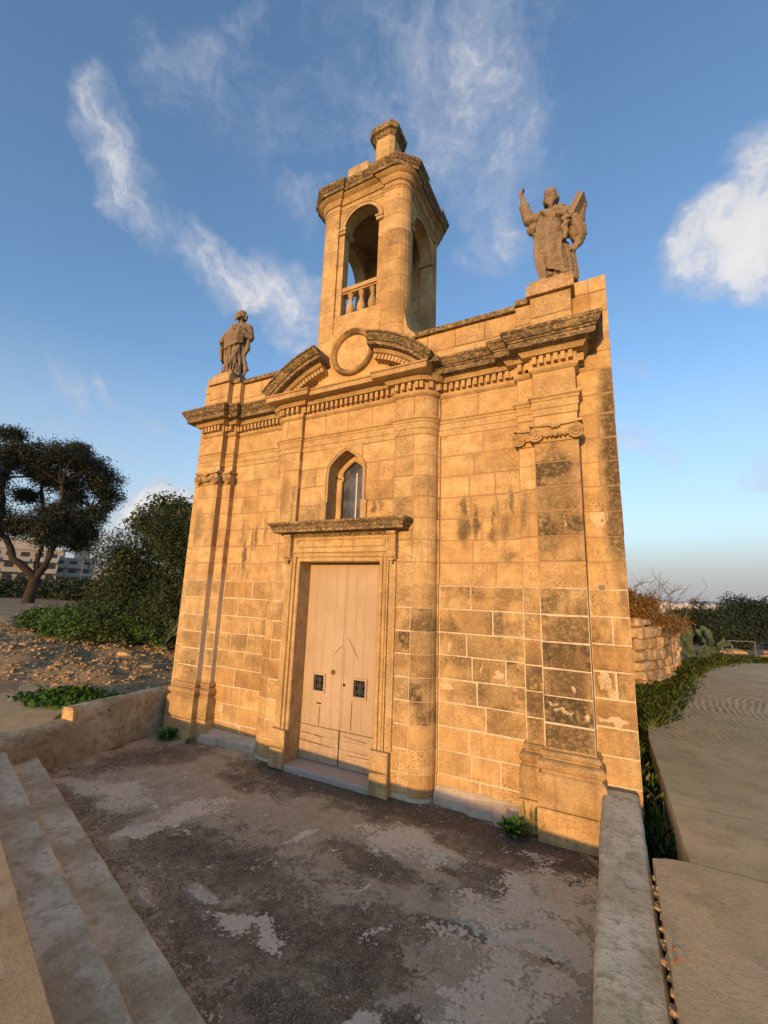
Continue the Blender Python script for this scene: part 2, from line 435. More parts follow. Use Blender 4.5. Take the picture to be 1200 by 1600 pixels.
    b.inputs['Roughness'].default_value = 0.92; b.inputs['Specular IOR Level'].default_value = 0.12
    h = t.math('ADD', t.math('MULTIPLY', n_fine, .6), t.math('MULTIPLY', n_mid, 1.1))
    h = t.math('SUBTRACT', h, t.math('MULTIPLY', pit, 1.1))
    t.put(b.inputs['Normal'], t.bump(h, 0.007, 0.9))
    return m

M = {}
M['stone'] = stone_material('limestone_ashlar', stains=False)
REGIONS = [(-7.0, -3.9), (-3.9, -1.87), (-1.87, -.64), (-.64, .5)]
STONE_R = [stone_material('limestone_ashlar_stained', region=r_) for r_ in REGIONS]
def stone_region(c):
    if c[2] > 4.75 or c[1] > .3: return 4
    for i, r_ in enumerate(REGIONS):
        if r_[0] <= c[0] < r_[1]: return i
    return 4
M['trim'] = stone_material('limestone_moulding', 0.15, stains=False, eaten=.5)
M['cornice'] = stone_material('limestone_lichened', 0.93, stains=False, eaten=.6)
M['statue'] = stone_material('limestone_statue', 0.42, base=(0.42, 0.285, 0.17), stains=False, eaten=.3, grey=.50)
M['rubble'] = stone_material('limestone_rubble', 0.18, base=(0.60, 0.39, 0.20), stains=False, eaten=.8)

def mortar_material():
    m, t, b = new_mat('lime_mortar'); p = t.pos()
    sp = t.node('ShaderNodeSeparateXYZ'); t.put(sp.inputs[0], p)
    z = t.math('ADD', sp.outputs['Z'], t.math('MULTIPLY', t.noise(p, 3, 3), .6))
    c = t.mix(t.ramp(z, 2.5, 2.9), (0.66, 0.54, 0.38), (0.36, 0.22, 0.12))
    c = t.mix(t.ramp(t.noise(p, 30, 4), .45, .65, 0, .5), c, (0.34, 0.24, 0.15))
    t.put(b.inputs['Base Color'], c); b.inputs['Roughness'].default_value = .95
    return m
M['mortar'] = mortar_material()

def simple(name, col, rough=.8, col2=None, scale=8, bump=0.0, bscale=40, metallic=0, spec=.2, detail=5):
    m, t, b = new_mat(name); p = t.pos()
    if col2: t.put(b.inputs['Base Color'], t.mix(t.ramp(t.noise(p, scale, detail, .6), .38, .64), col, col2))
    else: b.inputs['Base Color'].default_value = (*col, 1)
    b.inputs['Roughness'].default_value = rough; b.inputs['Metallic'].default_value = metallic
    b.inputs['Specular IOR Level'].default_value = spec
    if bump: t.put(b.inputs['Normal'], t.bump(t.noise(p, bscale, 5, .6), bump))
    return m

def door_material():
    m, t, b = new_mat('cream_door_paint'); p = t.pos()
    sp = t.node('ShaderNodeSeparateXYZ'); t.put(sp.inputs[0], p)
    c = t.mix(t.ramp(t.noise(p, 1.6, 4), .35, .7), (0.44, 0.325, 0.215), (0.50, 0.375, 0.255))
    streak = t.ramp(t.noise(p, 9, 5, .6, sc=(1.6, 1, .14)), .52, .74, 0, .35)
    c = t.mix(streak, c, (0.32, 0.215, 0.13))
    lowd = t.math('MULTIPLY', t.ramp(sp.outputs['Z'], 1.1, .1, 0, .55), t.ramp(t.noise(p, 14, 5, .65), .4, .65))
    c = t.mix(lowd, c, (0.30, 0.20, 0.13))
    crack = t.ramp(t.noise(p, 60, 3, .5, sc=(1, 1, .08)), .66, .72, 0, .5)
    c = t.mix(crack, c, (0.25, 0.16, 0.10))
    t.put(b.inputs['Base Color'], c); b.inputs['Roughness'].default_value = .55
    t.put(b.inputs['Normal'], t.bump(t.noise(p, 50, 4, .6, sc=(1, 1, .15)), .003, .5))
    return m
M['door'] = door_material()
M['iron'] = simple('wrought_iron', (.02, .018, .016), .6)
M['black'] = simple('dark_void', (.006, .006, .007), .9)
M['brass'] = simple('brass', (.25, .17, .08), .45, metallic=1)
M['frame_white'] = simple('painted_window_frame', (.62, .52, .42), .6)
M['granite'] = simple('speckled_terrazzo', (.30, .25, .20), .7, (.50, .45, .38), 120, .002, 150, detail=2)

def glass_material():
    m, t, b = new_mat('grey_window_glass'); p = t.pos()
    t.put(b.inputs['Base Color'], t.mix(t.ramp(t.noise(p, 5, 2), .4, .6), (.06, .065, .075), (.12, .12, .13)))
    b.inputs['Roughness'].default_value = .12; b.inputs['Specular IOR Level'].default_value = .6
    return m
M['glass'] = glass_material()

def concrete_material(name, c1, c2, c3, scale=1.5, bump=.004, streak=None, dark_attr=False, gloss=.85):
    m, t, b = new_mat(name); p = t.pos()
    n1 = t.noise(p, scale, 5, .6, .3); n2 = t.noise(p, scale*6, 6, .65); n3 = t.noise(p, 60, 3, .7)
    c = t.mix(t.ramp(n1, .35, .65), c1, c2)
    c = t.mix(t.ramp(n2, .45, .68, 0, .6), c, c3)
    c = t.mix(t.ramp(n3, .5, .7, 0, .35), c, tuple(x*.45 for x in c3))
    spk = t.ramp(t.voro(p, 28), .16, .06, 0, .5)
    c = t.mix(spk, c, tuple(min(1, x*1.35) for x in c2))
    h = t.math('ADD', n2, t.math('MULTIPLY', n3, .5))
    if dark_attr:
        a = t.attr('dark'); l = t.attr('pale')
        ns = t.noise(p, 4.5, 5, .68, .5); ns2 = t.noise(p, 30, 4, .75)
        nn = t.math('ADD', t.math('MULTIPLY', t.math('SUBTRACT', ns, .5), 2.4), t.math('MULTIPLY', t.math('SUBTRACT', ns2, .5), 1.9))
        dk = t.ramp(t.math('ADD', a, nn), .25, .62)
        pl = t.ramp(t.math('ADD', t.math('MULTIPLY', l, .85), t.math('MULTIPLY', nn, 1.15)), .40, .60)
        base_ = t.mix(t.ramp(n2, .35, .7), (.43, .355, .215), (.58, .495, .32))
        c = t.mix(.75, c, base_)
        dcol = t.mix(t.ramp(t.noise(p, 9, 5, .7), .4, .65), (.115, .090, .048), (.27, .218, .130))
        dcol = t.mix(t.ramp(t.math('ADD', a, t.math('MULTIPLY', t.math('SUBTRACT', ns, .5), .8)), .86, 1.12, 0, .85), dcol, (.050, .036, .022))
        c = t.mix(t.math('MULTIPLY', dk, .95), c, dcol)
        pc = t.mix(t.ramp(ns2, .4, .65), (.66, .575, .395), (.76, .675, .485))
        c = t.mix(t.math('MULTIPLY', pl, .9), c, pc)
        dots = t.math('MULTIPLY', t.ramp(t.voro(p, 9), .13, .07), t.ramp(t.noise(p, 3, 3), .45, .6))
        c = t.mix(t.math('MULTIPLY', dots, .8), c, (.48, .43, .35))
        red = t.math('MULTIPLY', t.ramp(t.noise(p, 1.7, 5, .7), .60, .68), .5)
        c = t.mix(red, c, (.20, .125, .085))
        grit = t.noise(p, 95, 2, .8)
        c = t.mix(t.ramp(grit, .50, .66, 0, .40), c, (.62, .54, .40))
        c = t.mix(t.ramp(grit, .46, .32, 0, .45), c, (.06, .048, .03))
        blk = t.math('MULTIPLY', t.ramp(t.voro(p, 6.3), .05, .02), 1.0)
        c = t.mix(blk, c, (.03, .025, .02))
        h = t.math('SUBTRACT', h, t.math('MULTIPLY', dk, .6)); h = t.math('ADD', h, t.math('MULTIPLY', pl, .5))
    if name.startswith('path') or name.startswith('terrace'):
        c = t.mix(t.ramp(t.noise(p, .9, 6, .65, .8), .48, .66, 0, .35), c, (.30, .21, .10))
        c = t.mix(t.ramp(t.noise(p, 2.7, 5, .7), .58, .70, 0, .4), c, (.62, .50, .34))
    if streak:   # combed grooves, curving
        sp = t.node('ShaderNodeSeparateXYZ'); t.put(sp.inputs[0], p)
        dx = t.math('SUBTRACT', sp.outputs['X'], streak[0]); dy = t.math('SUBTRACT', sp.outputs['Y'], streak[1])
        wob = t.noise(p, .5, 2)
        rr = t.math('SQRT', t.math('ADD', t.math('MULTIPLY', dx, dx), t.math('MULTIPLY', dy, dy)))
        rr = t.math('ADD', rr, t.math('MULTIPLY', wob, .45))
        rr = t.math('ADD', rr, t.math('MULTIPLY', t.noise(p, 7, 4), .07))
        gro = t.math('SINE', t.math('MULTIPLY', rr, 74.0))
        var = t.ramp(t.noise(p, 1.6, 3), .35, .6, .35, 1)
        far = t.ramp(sp.outputs['Y'], 1.68, 1.9)
        gm = t.math('MULTIPLY', t.math('MULTIPLY', far, var), t.ramp(sp.outputs['Y'], 9.0, 3.0, .25, 1))
        c = t.mix(t.math('MULTIPLY', t.ramp(gro, -.1, .8), t.math('MULTIPLY', gm, .48)), c, tuple(x*.42 for x in c2))
        c = t.mix(t.math('MULTIPLY', t.ramp(gro, -.3, -.95), t.math('MULTIPLY', gm, .5)), c, tuple(min(1, x*1.35) for x in c2))
        h = t.math('ADD', h, t.math('MULTIPLY', t.math('MULTIPLY', gro, gm), 1.2))
    t.put(b.inputs['Base Color'], c); b.inputs['Roughness'].default_value = gloss
    t.put(b.inputs['Normal'], t.bump(h, bump, .8))
    return m
M['forecourt'] = concrete_material('forecourt_concrete', (.17, .14, .11), (.22, .185, .15), (.12, .095, .07), 1.2, .010, dark_attr=True)
M['path'] = concrete_material('path_concrete', (.58, .40, .19), (.66, .46, .225), (.42, .29, .13), .8, .008, streak=(5.2, 4.0))
M['terrace'] = concrete_material('terrace_concrete', (.50, .35, .175), (.57, .41, .21), (.38, .255, .12), .7, .005)
M['step'] = concrete_material('step_concrete', (.46, .37, .215), (.72, .64, .44), (.30, .235, .13), 2.4, .009)
M['apron'] = concrete_material('apron_concrete', (.50, .42, .31), (.58, .50, .38), (.36, .28, .19), 1.6, .009)
M['coping'] = concrete_material('coping_concrete', (.50, .43, .275), (.68, .60, .42), (.22, .19, .09), 3.2, .008)
M['plaster'] = concrete_material('old_plaster', (.32, .265, .17), (.52, .44, .30), (.13, .105, .06), 2.0, .010)

def dirt_material():
    m, t, b = new_mat('dry_earth'); p = t.pos()
    c = t.mix(t.ramp(t.noise(p, .9, 5, .6), .35, .65), (.40, .27, .14), (.29, .195, .10))
    c = t.mix(t.ramp(t.noise(p, 14, 5, .7), .55, .68), c, (.60, .46, .29))
    c = t.mix(t.ramp(t.noise(p, 5, 5, .7), .55, .70, 0, .5), c, (.14, .12, .05))
    dist = t.vm('LENGTH', p, out='Value')
    c = t.mix(t.ramp(dist, 25, 90), c, (.075, .085, .04))
    c = t.mix(t.math('MULTIPLY', t.ramp(dist, 700, 1800), t.ramp(t.noise(p, .004, 5, .6), .4, .6)), c, (.34, .32, .28))
    t.put(b.inputs['Base Color'], c); b.inputs['Roughness'].default_value = .95
    t.put(b.inputs['Normal'], t.bump(t.noise(p, 12, 6, .7), .03, .8))
    return m
M['dirt'] = dirt_material()
M['road'] = simple('asphalt', (.05, .05, .055), .8, (.07, .07, .075), 3)

def leaf_material(name, c1, c2, c3=None, rough=.5, trans=.15):
    m, t, b = new_mat(name); a = t.attr('tint')
    c = t.mix(t.ramp(a, -1, 1, 0, 1, False), c1, c2)
    if c3: c = t.mix(t.ramp(a, .75, 1.0), c, c3)
    t.put(b.inputs['Base Color'], c); b.inputs['Roughness'].default_value = rough
    b.inputs['Specular IOR Level'].default_value = .25
    b.inputs['Subsurface Weight'].default_value = 0
    return m
M['leaf_tree'] = leaf_material('eucalyptus_leaves', (.016, .022, .010), (.060, .068, .032), rough=.65)
M['leaf_bush'] = leaf_material('oleander_leaves', (.018, .030, .009), (.062, .086, .028), rough=.65)
M['leaf_bushlit'] = leaf_material('sunlit_citrus_leaves', (.04, .06, .012), (.11, .13, .03))  # sunlit look of the bush top put into a brighter leaf colour
M['leaf_hedge'] = leaf_material('bright_green_leaves', (.026, .066, .010), (.085, .165, .026))
M['leaf_dark'] = leaf_material('carob_leaves', (.014, .026, .011), (.042, .060, .028), rough=.65)
M['leaf_brown'] = leaf_material('autumn_leaves', (.16, .075, .015), (.28, .15, .03))
M['grass'] = leaf_material('grass_blades', (.07, .13, .015), (.15, .21, .045), (.28, .21, .09))
M['weed'] = leaf_material('weed_leaves', (.04, .10, .015), (.09, .19, .035))
M['cactus'] = simple('cactus_pads', (.055, .085, .045), .6, (.10, .13, .075), 6, .004, 30)
M['bark'] = simple('bark', (.13, .095, .065), .95, (.20, .15, .10), 9, .02, 20)
M['bark_dark'] = simple('bark_dark', (.035, .027, .020), .95, (.065, .05, .035), 9, .02, 20)
M['log'] = simple('cut_log', (.22, .14, .07), .9, (.30, .2, .11), 12, .01, 30)
M['metal'] = simple('galvanised_metal', (.16, .16, .16), .6, metallic=.3)
M['pipe'] = simple('white_plastic_pipe', (.40, .40, .40), .6)
M['cream_wall'] = simple('cream_render', (.50, .44, .36), .9, (.42, .36, .28), .2)
M['white_wall'] = simple('white_render', (.62, .58, .52), .9, (.52, .47, .40), .2)
M['dark_glass'] = simple('dark_window', (.04, .045, .05), .3)
M['hill'] = simple('far_hill', (.20, .22, .18), .95, (.30, .28, .24), .003)
M['rope'] = simple('orange_cord', (.50, .14, .03), .7)

# ================================================================== CHAPEL
CX = -3.19
chapel = tag(empty('chapel', (CX, .5, 0)), 'small golden limestone chapel with a bell tower and broken curved pediment', 'chapel')
mir = lambda x: 2*CX - x
ARC_R = arc(-2.12, -.03, .25, .20, -90, 0, 6)            # front corner column, right cluster: from (-2.12,-.23) to (-1.87,-.03)
def arc_l(): return [(mir(x), y) for x, y in reversed(ARC_R)]
PY, CY = -.23, -.17                                        # cluster pilaster face, central wall face
def plan_path(strip_end=True):
    right = [(CX+.79, CY), (CX+.79, PY)] + ARC_R + [(-1.87, 0), (-.84, 0), (-.84, -.09), (-.65, -.09), (-.65, -.19), (-.19, -.19), (-.19, 0)]
    left = [(mir(x), y) for x, y in reversed(right)]
    return left + right
PATH = plan_path()
XL, XR = -6.556, .176
DOORW, DOORH = .635, 2.615
def window_curve(half, z0, zs, zt, n=7, cusp=0.0):
    """shouldered pointed arch: list of (x,z) going up the left side, over the apex and down the right"""
    r = [(half, z0), (half, zs)]
    if cusp: r += [(half-cusp*.6, zs+.03), (half-cusp, zs+.055), (half-.012, zs+.10)]
    zz = zs + (.10 if cusp else 0); h = half-(.012 if cusp else 0)
    for fx_, fz_ in ((.985, .10), (.955, .22), (.90, .34), (.74, .50), (.56, .65), (.37, .79), (.18, .91)): r.append((h*fx_, zz+(zt-zz)*fz_))
    left = [(CX-x, z) for x, z in r] + [(CX, zt)]
    return left + [(CX+x, z) for x, z in reversed(r)]

# ---- core behind the stones (shows as mortar in the joints)
core = MB(); I = .005
yb = .42
core.box(XL+I, PATH[0][0]-.002, 0+I, yb, -.2, 5.25)
core.box(PATH[-1][0]+.002, XR-I, 0+I, yb, -.2, 5.25)
def core_part(pts):          # pts: front path pieces, closed at the back, inset
    poly = [(x, y+I) for x, y in pts]
    poly = poly + [(poly[-1][0], yb), (poly[0][0], yb)]
    core.prism_xy(poly, -.2, 5.25)
rp = [p for p in PATH if p[0] > CX]
rp2 = [(rp[0][0]+I, rp[0][1])] + [(x-(I if (i > 0) else 0), y) for i, (x, y) in enumerate(rp[1:], 1)]
core.prism_xy([(x-I*.6, y+I) for x, y in rp[1:]] + [(rp[-1][0]-I, yb), (rp[1][0], yb)], -.2, 5.25)
lp = [p for p in PATH if p[0] < CX]
core.prism_xy([(x+I*.6 if x < -6 else x-I*.6, y+I) for x, y in lp[:-1]] + [(lp[-2][0], yb), (lp[0][0]+I, yb)], -.2, 5.25)
xa, xb = CX-.79, CX+.79
core.box(xa, CX-DOORW-.01, CY+I, .02, -.2, 2.62); core.box(CX+DOORW+.01, xb, CY+I, .02, -.2, 2.62)
core.box(xa, xb, CY+I, yb, 2.62, 3.20)
core.box(xa, CX-.36, CY+I, yb, 3.20, 4.26); core.box(CX+.36, xb, CY+I, yb, 3.20, 4.26)
wc = window_curve(.30, 3.20, 3.90, 4.22)
lw = [p for p in wc if p[0] <= CX]; rw = [p for p in wc if p[0] >= CX]
core.prism_xz([(CX-.36, 3.20)] + lw + [(CX, 4.26), (CX-.36, 4.26)], CY+I, yb)
core.prism_xz([(CX, 4.26)] + rw + [(CX+.36, 3.20), (CX+.36, 4.26)], CY+I, yb)
core.box(xa, xb, CY+I, yb, 4.26, 5.25)
core.box(XL+.25, XR-.25, yb, 6.4, -.2, 5.25)                  # nave behind
core.box(XL+I, XR-I, .02, .44, 5.25, 5.80)
core.obj('core_wall', M['mortar'], chapel, fix=True)

# ---- ashlar
STONES = []     # (MB, centre)
def st(mb, c): STONES.append((mb, c))
JZ = [0.0, .24, .49, .746, 1.006, 1.266, 1.526, 1.786, 2.06, 2.335, 2.609, 2.883, 3.157, 3.432, 3.706, 3.98, 4.26]
rr = random.Random(11)
def grime_at(x, z, cls):
    g = 0
    if .75 < z < 2.2:
        g = {'bay': .75, 'main': .95, 'inner': .95, 'strip': .65, 'col': .85, 'pil': .8, 'jamb': .7, 'centre': .4}[cls]*(1-.35*abs(z-1.4)/.8)
        if x < CX and cls != 'jamb': g *= .62
        g *= rr.uniform(.35, 1.15)
    elif 2.6 < z < 3.95 and cls == 'main' and x > CX: g = rr.uniform(.6, .9)
    elif z > 3.1 and cls in ('centre', 'pil') and rr.random() < .35: g = rr.uniform(.3, .6)
    else: g = rr.uniform(0, .25) if rr.random() < .4 else 0
    return g
def attrs(x, z, cls):
    t = rr.uniform(-1, 1)*(.8 if z < 2.4 else .55)
    return dict(tint=t, grime=grime_at(x, z, cls))
def blk(x0, x1, yf, ybk, z0, z1, cls, b=.009):
    if x1-x0 < .012: return
    mb = MB(); c = ((x0+x1)/2, yf, (z0+z1)/2)
    mb.block(x0, x1, yf, ybk, z0, z1, b=b, g=.0050 if z0 < 2.3 else .0030, **attrs(c[0], c[2], cls)); st(mb, c)
def run(x0, x1, yf, ybk, z0, z1, cls, n=None, off=0):
    L = x1-x0
    if n is None: n = max(1, round(L/.48))
    xs = [x0]
    for i in range(1, n): xs.append(x0+L*(i+off+rr.uniform(-.16, .16))/n)
    xs.append(x1)
    for a, b in zip(xs, xs[1:]): blk(a, b, yf, ybk, z0, z1, cls)
for k in range(len(JZ)-1):
    z0, z1 = JZ[k], JZ[k+1]; zc = (z0+z1)/2; odd = k % 2
    base = z1 <= .75
    for side in (1, -1):
        def B(xa_, xb_, *a, **kw):
            if side < 0: xa_, xb_ = mir(xb_), mir(xa_)
            run(xa_, xb_, *a, **kw)
        off = (.22 if odd else -.18)*side
        # end strips
        if odd and rr.random() < .7: B(-.19, XR, 0, .35, z0, z1, 'strip', n=2)
        else: B(-.19, XR, 0, .35, z0, z1, 'strip', n=1)
        if not base:
            B(-.65, -.19, -.19, .05, z0, z1, 'main', n=1)
            B(-.84, -.65, -.09, .05, z0, z1, 'inner', n=1)
        B(-1.84, -.84, 0, .1, z0, z1, 'bay', n=2+(k % 4 == 1), off=off)
        # cluster: flat pilaster + quarter column + thin fillet
        B(CX+.79, -2.12, PY, .05, z0, z1, 'pil', n=1)
        pts = ARC_R if side > 0 else arc_l()
        poly = pts + [(pts[-1][0], .05), (pts[0][0], .05)]
        mb = MB(); pc = (sum(p[0] for p in pts)/len(pts), pts[3][1], zc)
        mb.prism_xy(poly, z0, z1, b=.006, g=.003, **attrs(pc[0], zc, 'col')); st(mb, pc)
        B(-1.87, -1.84, -.03, .05, z0, z1, 'col', n=1)
        # centre field
        if z1 <= 2.62:
            B(CX+DOORW, CX+.79, -.20, .035, z0, z1, 'jamb', n=1)
        else:
            if z1 < 3.2: B(CX, CX+.79, CY, .05, z0, z1, 'centre', n=1 if odd else 2)
            elif z1 < 3.95: B(CX+.29, CX+.79, CY, .28, z0, z1, 'centre', n=1, off=0)
            elif z1 < 4.0:
                B(CX+.30, CX+.79, CY, .28, z0, z1, 'centre', n=2)
            else:
                B(CX+.26, CX+.79, CY, .05, z0, z1, 'centre', n=1 if odd else 2)
# stones cut to the window arch
wcs = window_curve(.287, 3.20, 3.90, 4.203, n=8)
for side in (-1, 1):
    pts = [p for p in wcs if (p[0]-CX)*side >= -1e-6 and p[1] >= 3.9]
    for za, zb_ in ((3.9, 4.01), (4.01, 4.12), (4.12, 4.2595)):
        seg = [p for p in pts if za-1e-6 <= p[1] <= zb_+1e-6]
        def at_z(z):
            q = sorted(pts, key=lambda p: p[1])
            for a, b in zip(q, q[1:]):
                if a[1] <= z <= b[1] and b[1] > a[1]: return a[0]+(b[0]-a[0])*(z-a[1])/(b[1]-a[1])
            return q[-1][0] if z >= q[-1][1] else q[0][0]
        inner = [(at_z(za), za)] + sorted([p for p in seg if za+.01 < p[1] < zb_-.01], key=lambda p: p[1])
        inner.append((at_z(zb_), zb_) if zb_ < 4.2 else (CX, zb_))
        if zb_ > 4.2: inner.insert(-1, (CX, 4.203))
        outer = [(CX+side*(.30 if za < 3.98 else .26), za), (CX+side*(.30 if za < 3.98 else .26), zb_)]
        poly = [outer[0], outer[1]] + list(reversed(inner))
        if side < 0: poly = list(reversed(poly))
        mb = MB(); mb.prism_xz(list(reversed(poly)) if False else poly, CY, .25, 0, tint=.1*side, grime=.1)
        st(mb, (CX+side*.2, CY, za))
# frieze
for side in (1, -1):
    def B(xa_, xb_, yf, n, b2=.05):
        if side < 0: xa_, xb_ = mir(xb_), mir(xa_)
        L = xb_-xa_
        for i in range(n): blk(xa_+L*i/n, xa_+L*(i+1)/n, yf, b2, 4.50, 4.80, 'x')
    def grime_at(x, z, cls): return rr.uniform(0, .22)
    B(-.65, -.19, -.19, 1); B(-.84, -.65, -.09, 1); B(-1.84, -.84, 0, 2); B(CX+.79, -2.12, PY, 1)
    B(CX, CX+.79, CY, 2); B(-.19, XR, 0, 1, .35); B(-1.87, -1.84, -.03, 1)
    pts = ARC_R if side > 0 else arc_l()
    mb = MB(); mb.prism_xy(pts+[(pts[-1][0], .05), (pts[0][0], .05)], 4.5, 4.8, b=.004, g=.002, tint=.2, grime=.1); st(mb, (pts[3][0], pts[3][1], 4.65))
    for z0, z1 in ((4.26, 4.50), (4.80, 5.02), (5.02, 5.25)):
        if side > 0: blk(-.19, XR, 0, .35, z0, z1, 'x')
        else: blk(XL, mir(-.19), 0, .35, z0, z1, 'x')
# parapet stones: bays, side pedestals (projecting with the pilasters) and end strips
for side in (1, -1):
    def B(xa_, xb_, yf, ybk, z0, z1, n):
        if side < 0: xa_, xb_ = mir(xb_), mir(xa_)
        L = xb_-xa_
        for i in range(n): blk(xa_+L*i/n, xa_+L*(i+1)/n, yf, ybk, z0, z1, 'x')
    for z0, z1, k in ((5.25, 5.52, 0), (5.52, 5.79, 1)):
        B(-2.45, -.84, .0, .45, z0, z1, 3+k)
        B(-.84, -.65, -.09, .45, z0, z1, 1)
        B(-.65, -.19, -.19, .50, z0, z1, 1)
        B(-.19, XR, 0, .45, z0, z1, 1+k)
    B(-.19, XR, 0, .45, 5.79, 5.985, 1+(side > 0))
# ---- bell tower stones
TW, TYF, TYB = .80, -.12, 1.36
TC = (TYF+TYB)/2
def tpier(sx, front):
    # plan of one corner pier, +x +front version then mirrored
    y0 = TYF
    poly = [(.32, y0+.04), (.42, y0+.04), (.42, y0), (.60, y0)] + arc(.60, y0+.20, .20, .20, -90, 0, 5)[1:] + [(.80, .09), (.77, .09), (.77, .13), (.50, .13), (.32, .07)]
    poly = [(CX+x*sx, y) for x, y in poly]
    if not front: poly = [(x, TYF+TYB-y) for x, y in poly]
    flips = (sx < 0) != (not front)
    return list(reversed(poly)) if flips else poly
tz = [5.82, 6.08, 6.34, 6.60, 6.87, 7.14, 7.41, 7.68, 7.95, 8.22, 8.50]
tcore = MB()
for sx in (1, -1):
    for fr in (True, False):
        pl = tpier(sx, fr); cc = (sum(p[0] for p in pl)/len(pl), sum(p[1] for p in pl)/len(pl))
        tcore.prism_xy([(p[0]+(cc[0]-p[0])*.04, p[1]+(cc[1]-p[1])*.04) for p in pl], 5.2, 8.6)
        for z0, z1 in zip(tz, tz[1:]):
            mb = MB(); mb.prism_xy(pl, z0, z1, b=.005, g=.002, tint=rr.uniform(-.7, .7), grime=rr.uniform(0, .3)+(.25 if 6.9 < z0 < 7.6 and sx > 0 and fr else 0))
            st(mb, (cc[0], cc[1]-.1, (z0+z1)/2))
tower = tcore.obj('bell_tower', M['mortar'], chapel, fix=True)

# ---- lay the stones: the 300 that show largest are parts, the rest one joined part
def area(mb):
    P = [project(p) for p in mb.v]
    xs = [p[0] for p in P]; ys = [p[1] for p in P]
    if min(xs) > 1200 or max(xs) < 0: return 0
    front = [p for p in mb.v]
    return (max(xs)-min(xs))*(max(ys)-min(ys))
order = sorted(STONES, key=lambda s: -area(s[0]))
rest = MB()
def bays_side():        # plain coursed stones on the nave flanks and back of the facade screen
    for k in range(20):
        z0 = -.02+k*.2635
        for i in range(12):
            y0 = .44+i*.497+(.2 if k % 2 else 0)
            for xs, s_ in ((XR-.245, 1), (XL+.245, -1)):
                a = dict(tint=rr.uniform(-.7, .7), grime=rr.uniform(0, .5))
                rest.box(xs-.012 if s_ > 0 else xs, xs if s_ > 0 else xs+.012, y0+.004, min(y0+.49, 6.39), z0+.003, z0+.260, **a) if False else \
                rest.box(min(xs, xs+s_*.008), max(xs, xs+s_*.008), y0+.004, min(y0+.49, 6.39), z0+.003, z0+.260, **a)
bays_side()
rest_idx = [4]*len(rest.f)
for i, (mb, c) in enumerate(order):
    if i < 300:
        o = mb.obj('stone_block', (STONE_R+[M['stone']])[stone_region(c)], chapel, fix=True)
    else: 
        rest_idx += [stone_region(c)]*len(mb.f); rest.merge(mb)
ro = rest.obj('remaining_stonework', STONE_R+[M['stone']], chapel, kind='stuff', fix=True)
ro.data.polygons.foreach_set('material_index', rest_idx)

# ---- base mouldings of the corner pilasters
def both(fn):
    for s in (1, -1): fn(s)
def side_path(pts, s): return pts if s > 0 else [(mir(x), y) for x, y in reversed(pts)]
for s in (1, -1):
    mb = MB()
    pp = side_path([(-.84, 0.01), (-.84, -.09), (-.65, -.09), (-.65, -.19), (-.19, -.19), (-.19, 0.01)], s)
    mb.sweep(pp, [(-.08, -.05), (.078, -.05), (.078, .245), (.070, .252), (-.08, .252)], MXY, tint=.3, grime=.15)
    prof = [(-.08, .258), (.068, .258), (.075, .266), (.072, .52), (.062, .55), (.038, .565), (.034, .58), (.055, .595), (.070, .625), (.066, .66), (.045, .68), (.022, .685), (.018, .70), (.036, .712), (.042, .735), (.030, .755), (.006, .765), (.0, .785), (-.08, .785)]
    mb.sweep(pp, prof, MXY, tint=-.3, grime=.3)
    mb.obj('pilaster_base', M['trim'], chapel, smooth=35, fix=True)

# ---- entablature: architrave, bed mould, cornice
mb = MB()
mb.sweep(PATH, [(-.06, 4.26), (.006, 4.26), (.006, 4.335), (.016, 4.34), (.016, 4.425), (.026, 4.43), (.03, 4.455), (.05, 4.47), (.052, 4.50), (-.06, 4.505)], MXY, tint=.2, grime=.05)
mb.obj('architrave', M['trim'], chapel, smooth=30, fix=True)
mb = MB()
mb.sweep(PATH, [(-.06, 4.79), (.01, 4.79), (.035, 4.815), (.036, 4.855), (.022, 4.86), (.022, 4.965), (.095, 4.97), (.105, 4.985), (.13, 5.02), (.14, 5.03), (-.06, 5.03)], MXY, tint=.1, grime=.12)
mb.obj('bed_moulding', M['trim'], chapel, smooth=30, fix=True)
side_out = [p for p in PATH if p[0] > -1.86]
CORN = [(-.06, 5.03), (.215, 5.03), (.225, 5.035), (.225, 5.10), (.238, 5.105), (.24, 5.125), (.255, 5.13), (.275, 5.16), (.285, 5.19), (.30, 5.20), (.30, 5.232), (.10, 5.26), (-.06, 5.26)]
for s in (1, -1):
    mb = MB(); mb.sweep(side_path([(-1.87, 0)]+side_out[1:], s) if False else side_path([(-1.90, 0)]+[p for p in side_out if p[0] > -1.2], s), CORN, MXY, grime=.25, tint=-.2)
    mb.obj('cornice', M['cornice'], chapel, smooth=30, fix=True)
mb = MB()
cen = [(mir(-2.12), .01), (mir(-2.12), PY), (mir(CX+.79), PY), (mir(CX+.79), CY), (CX+.79, CY), (CX+.79, PY), (-2.12, PY), (-2.12, .01)]
mb.sweep(cen, [(-.06, 5.03), (.245, 5.03), (.255, 5.035), (.255, 5.10), (.27, 5.105), (.275, 5.125), (-.06, 5.14)], MXY, grime=.1, tint=0)
mb.obj('central_cornice', M['trim'], chapel, smooth=30, fix=True)
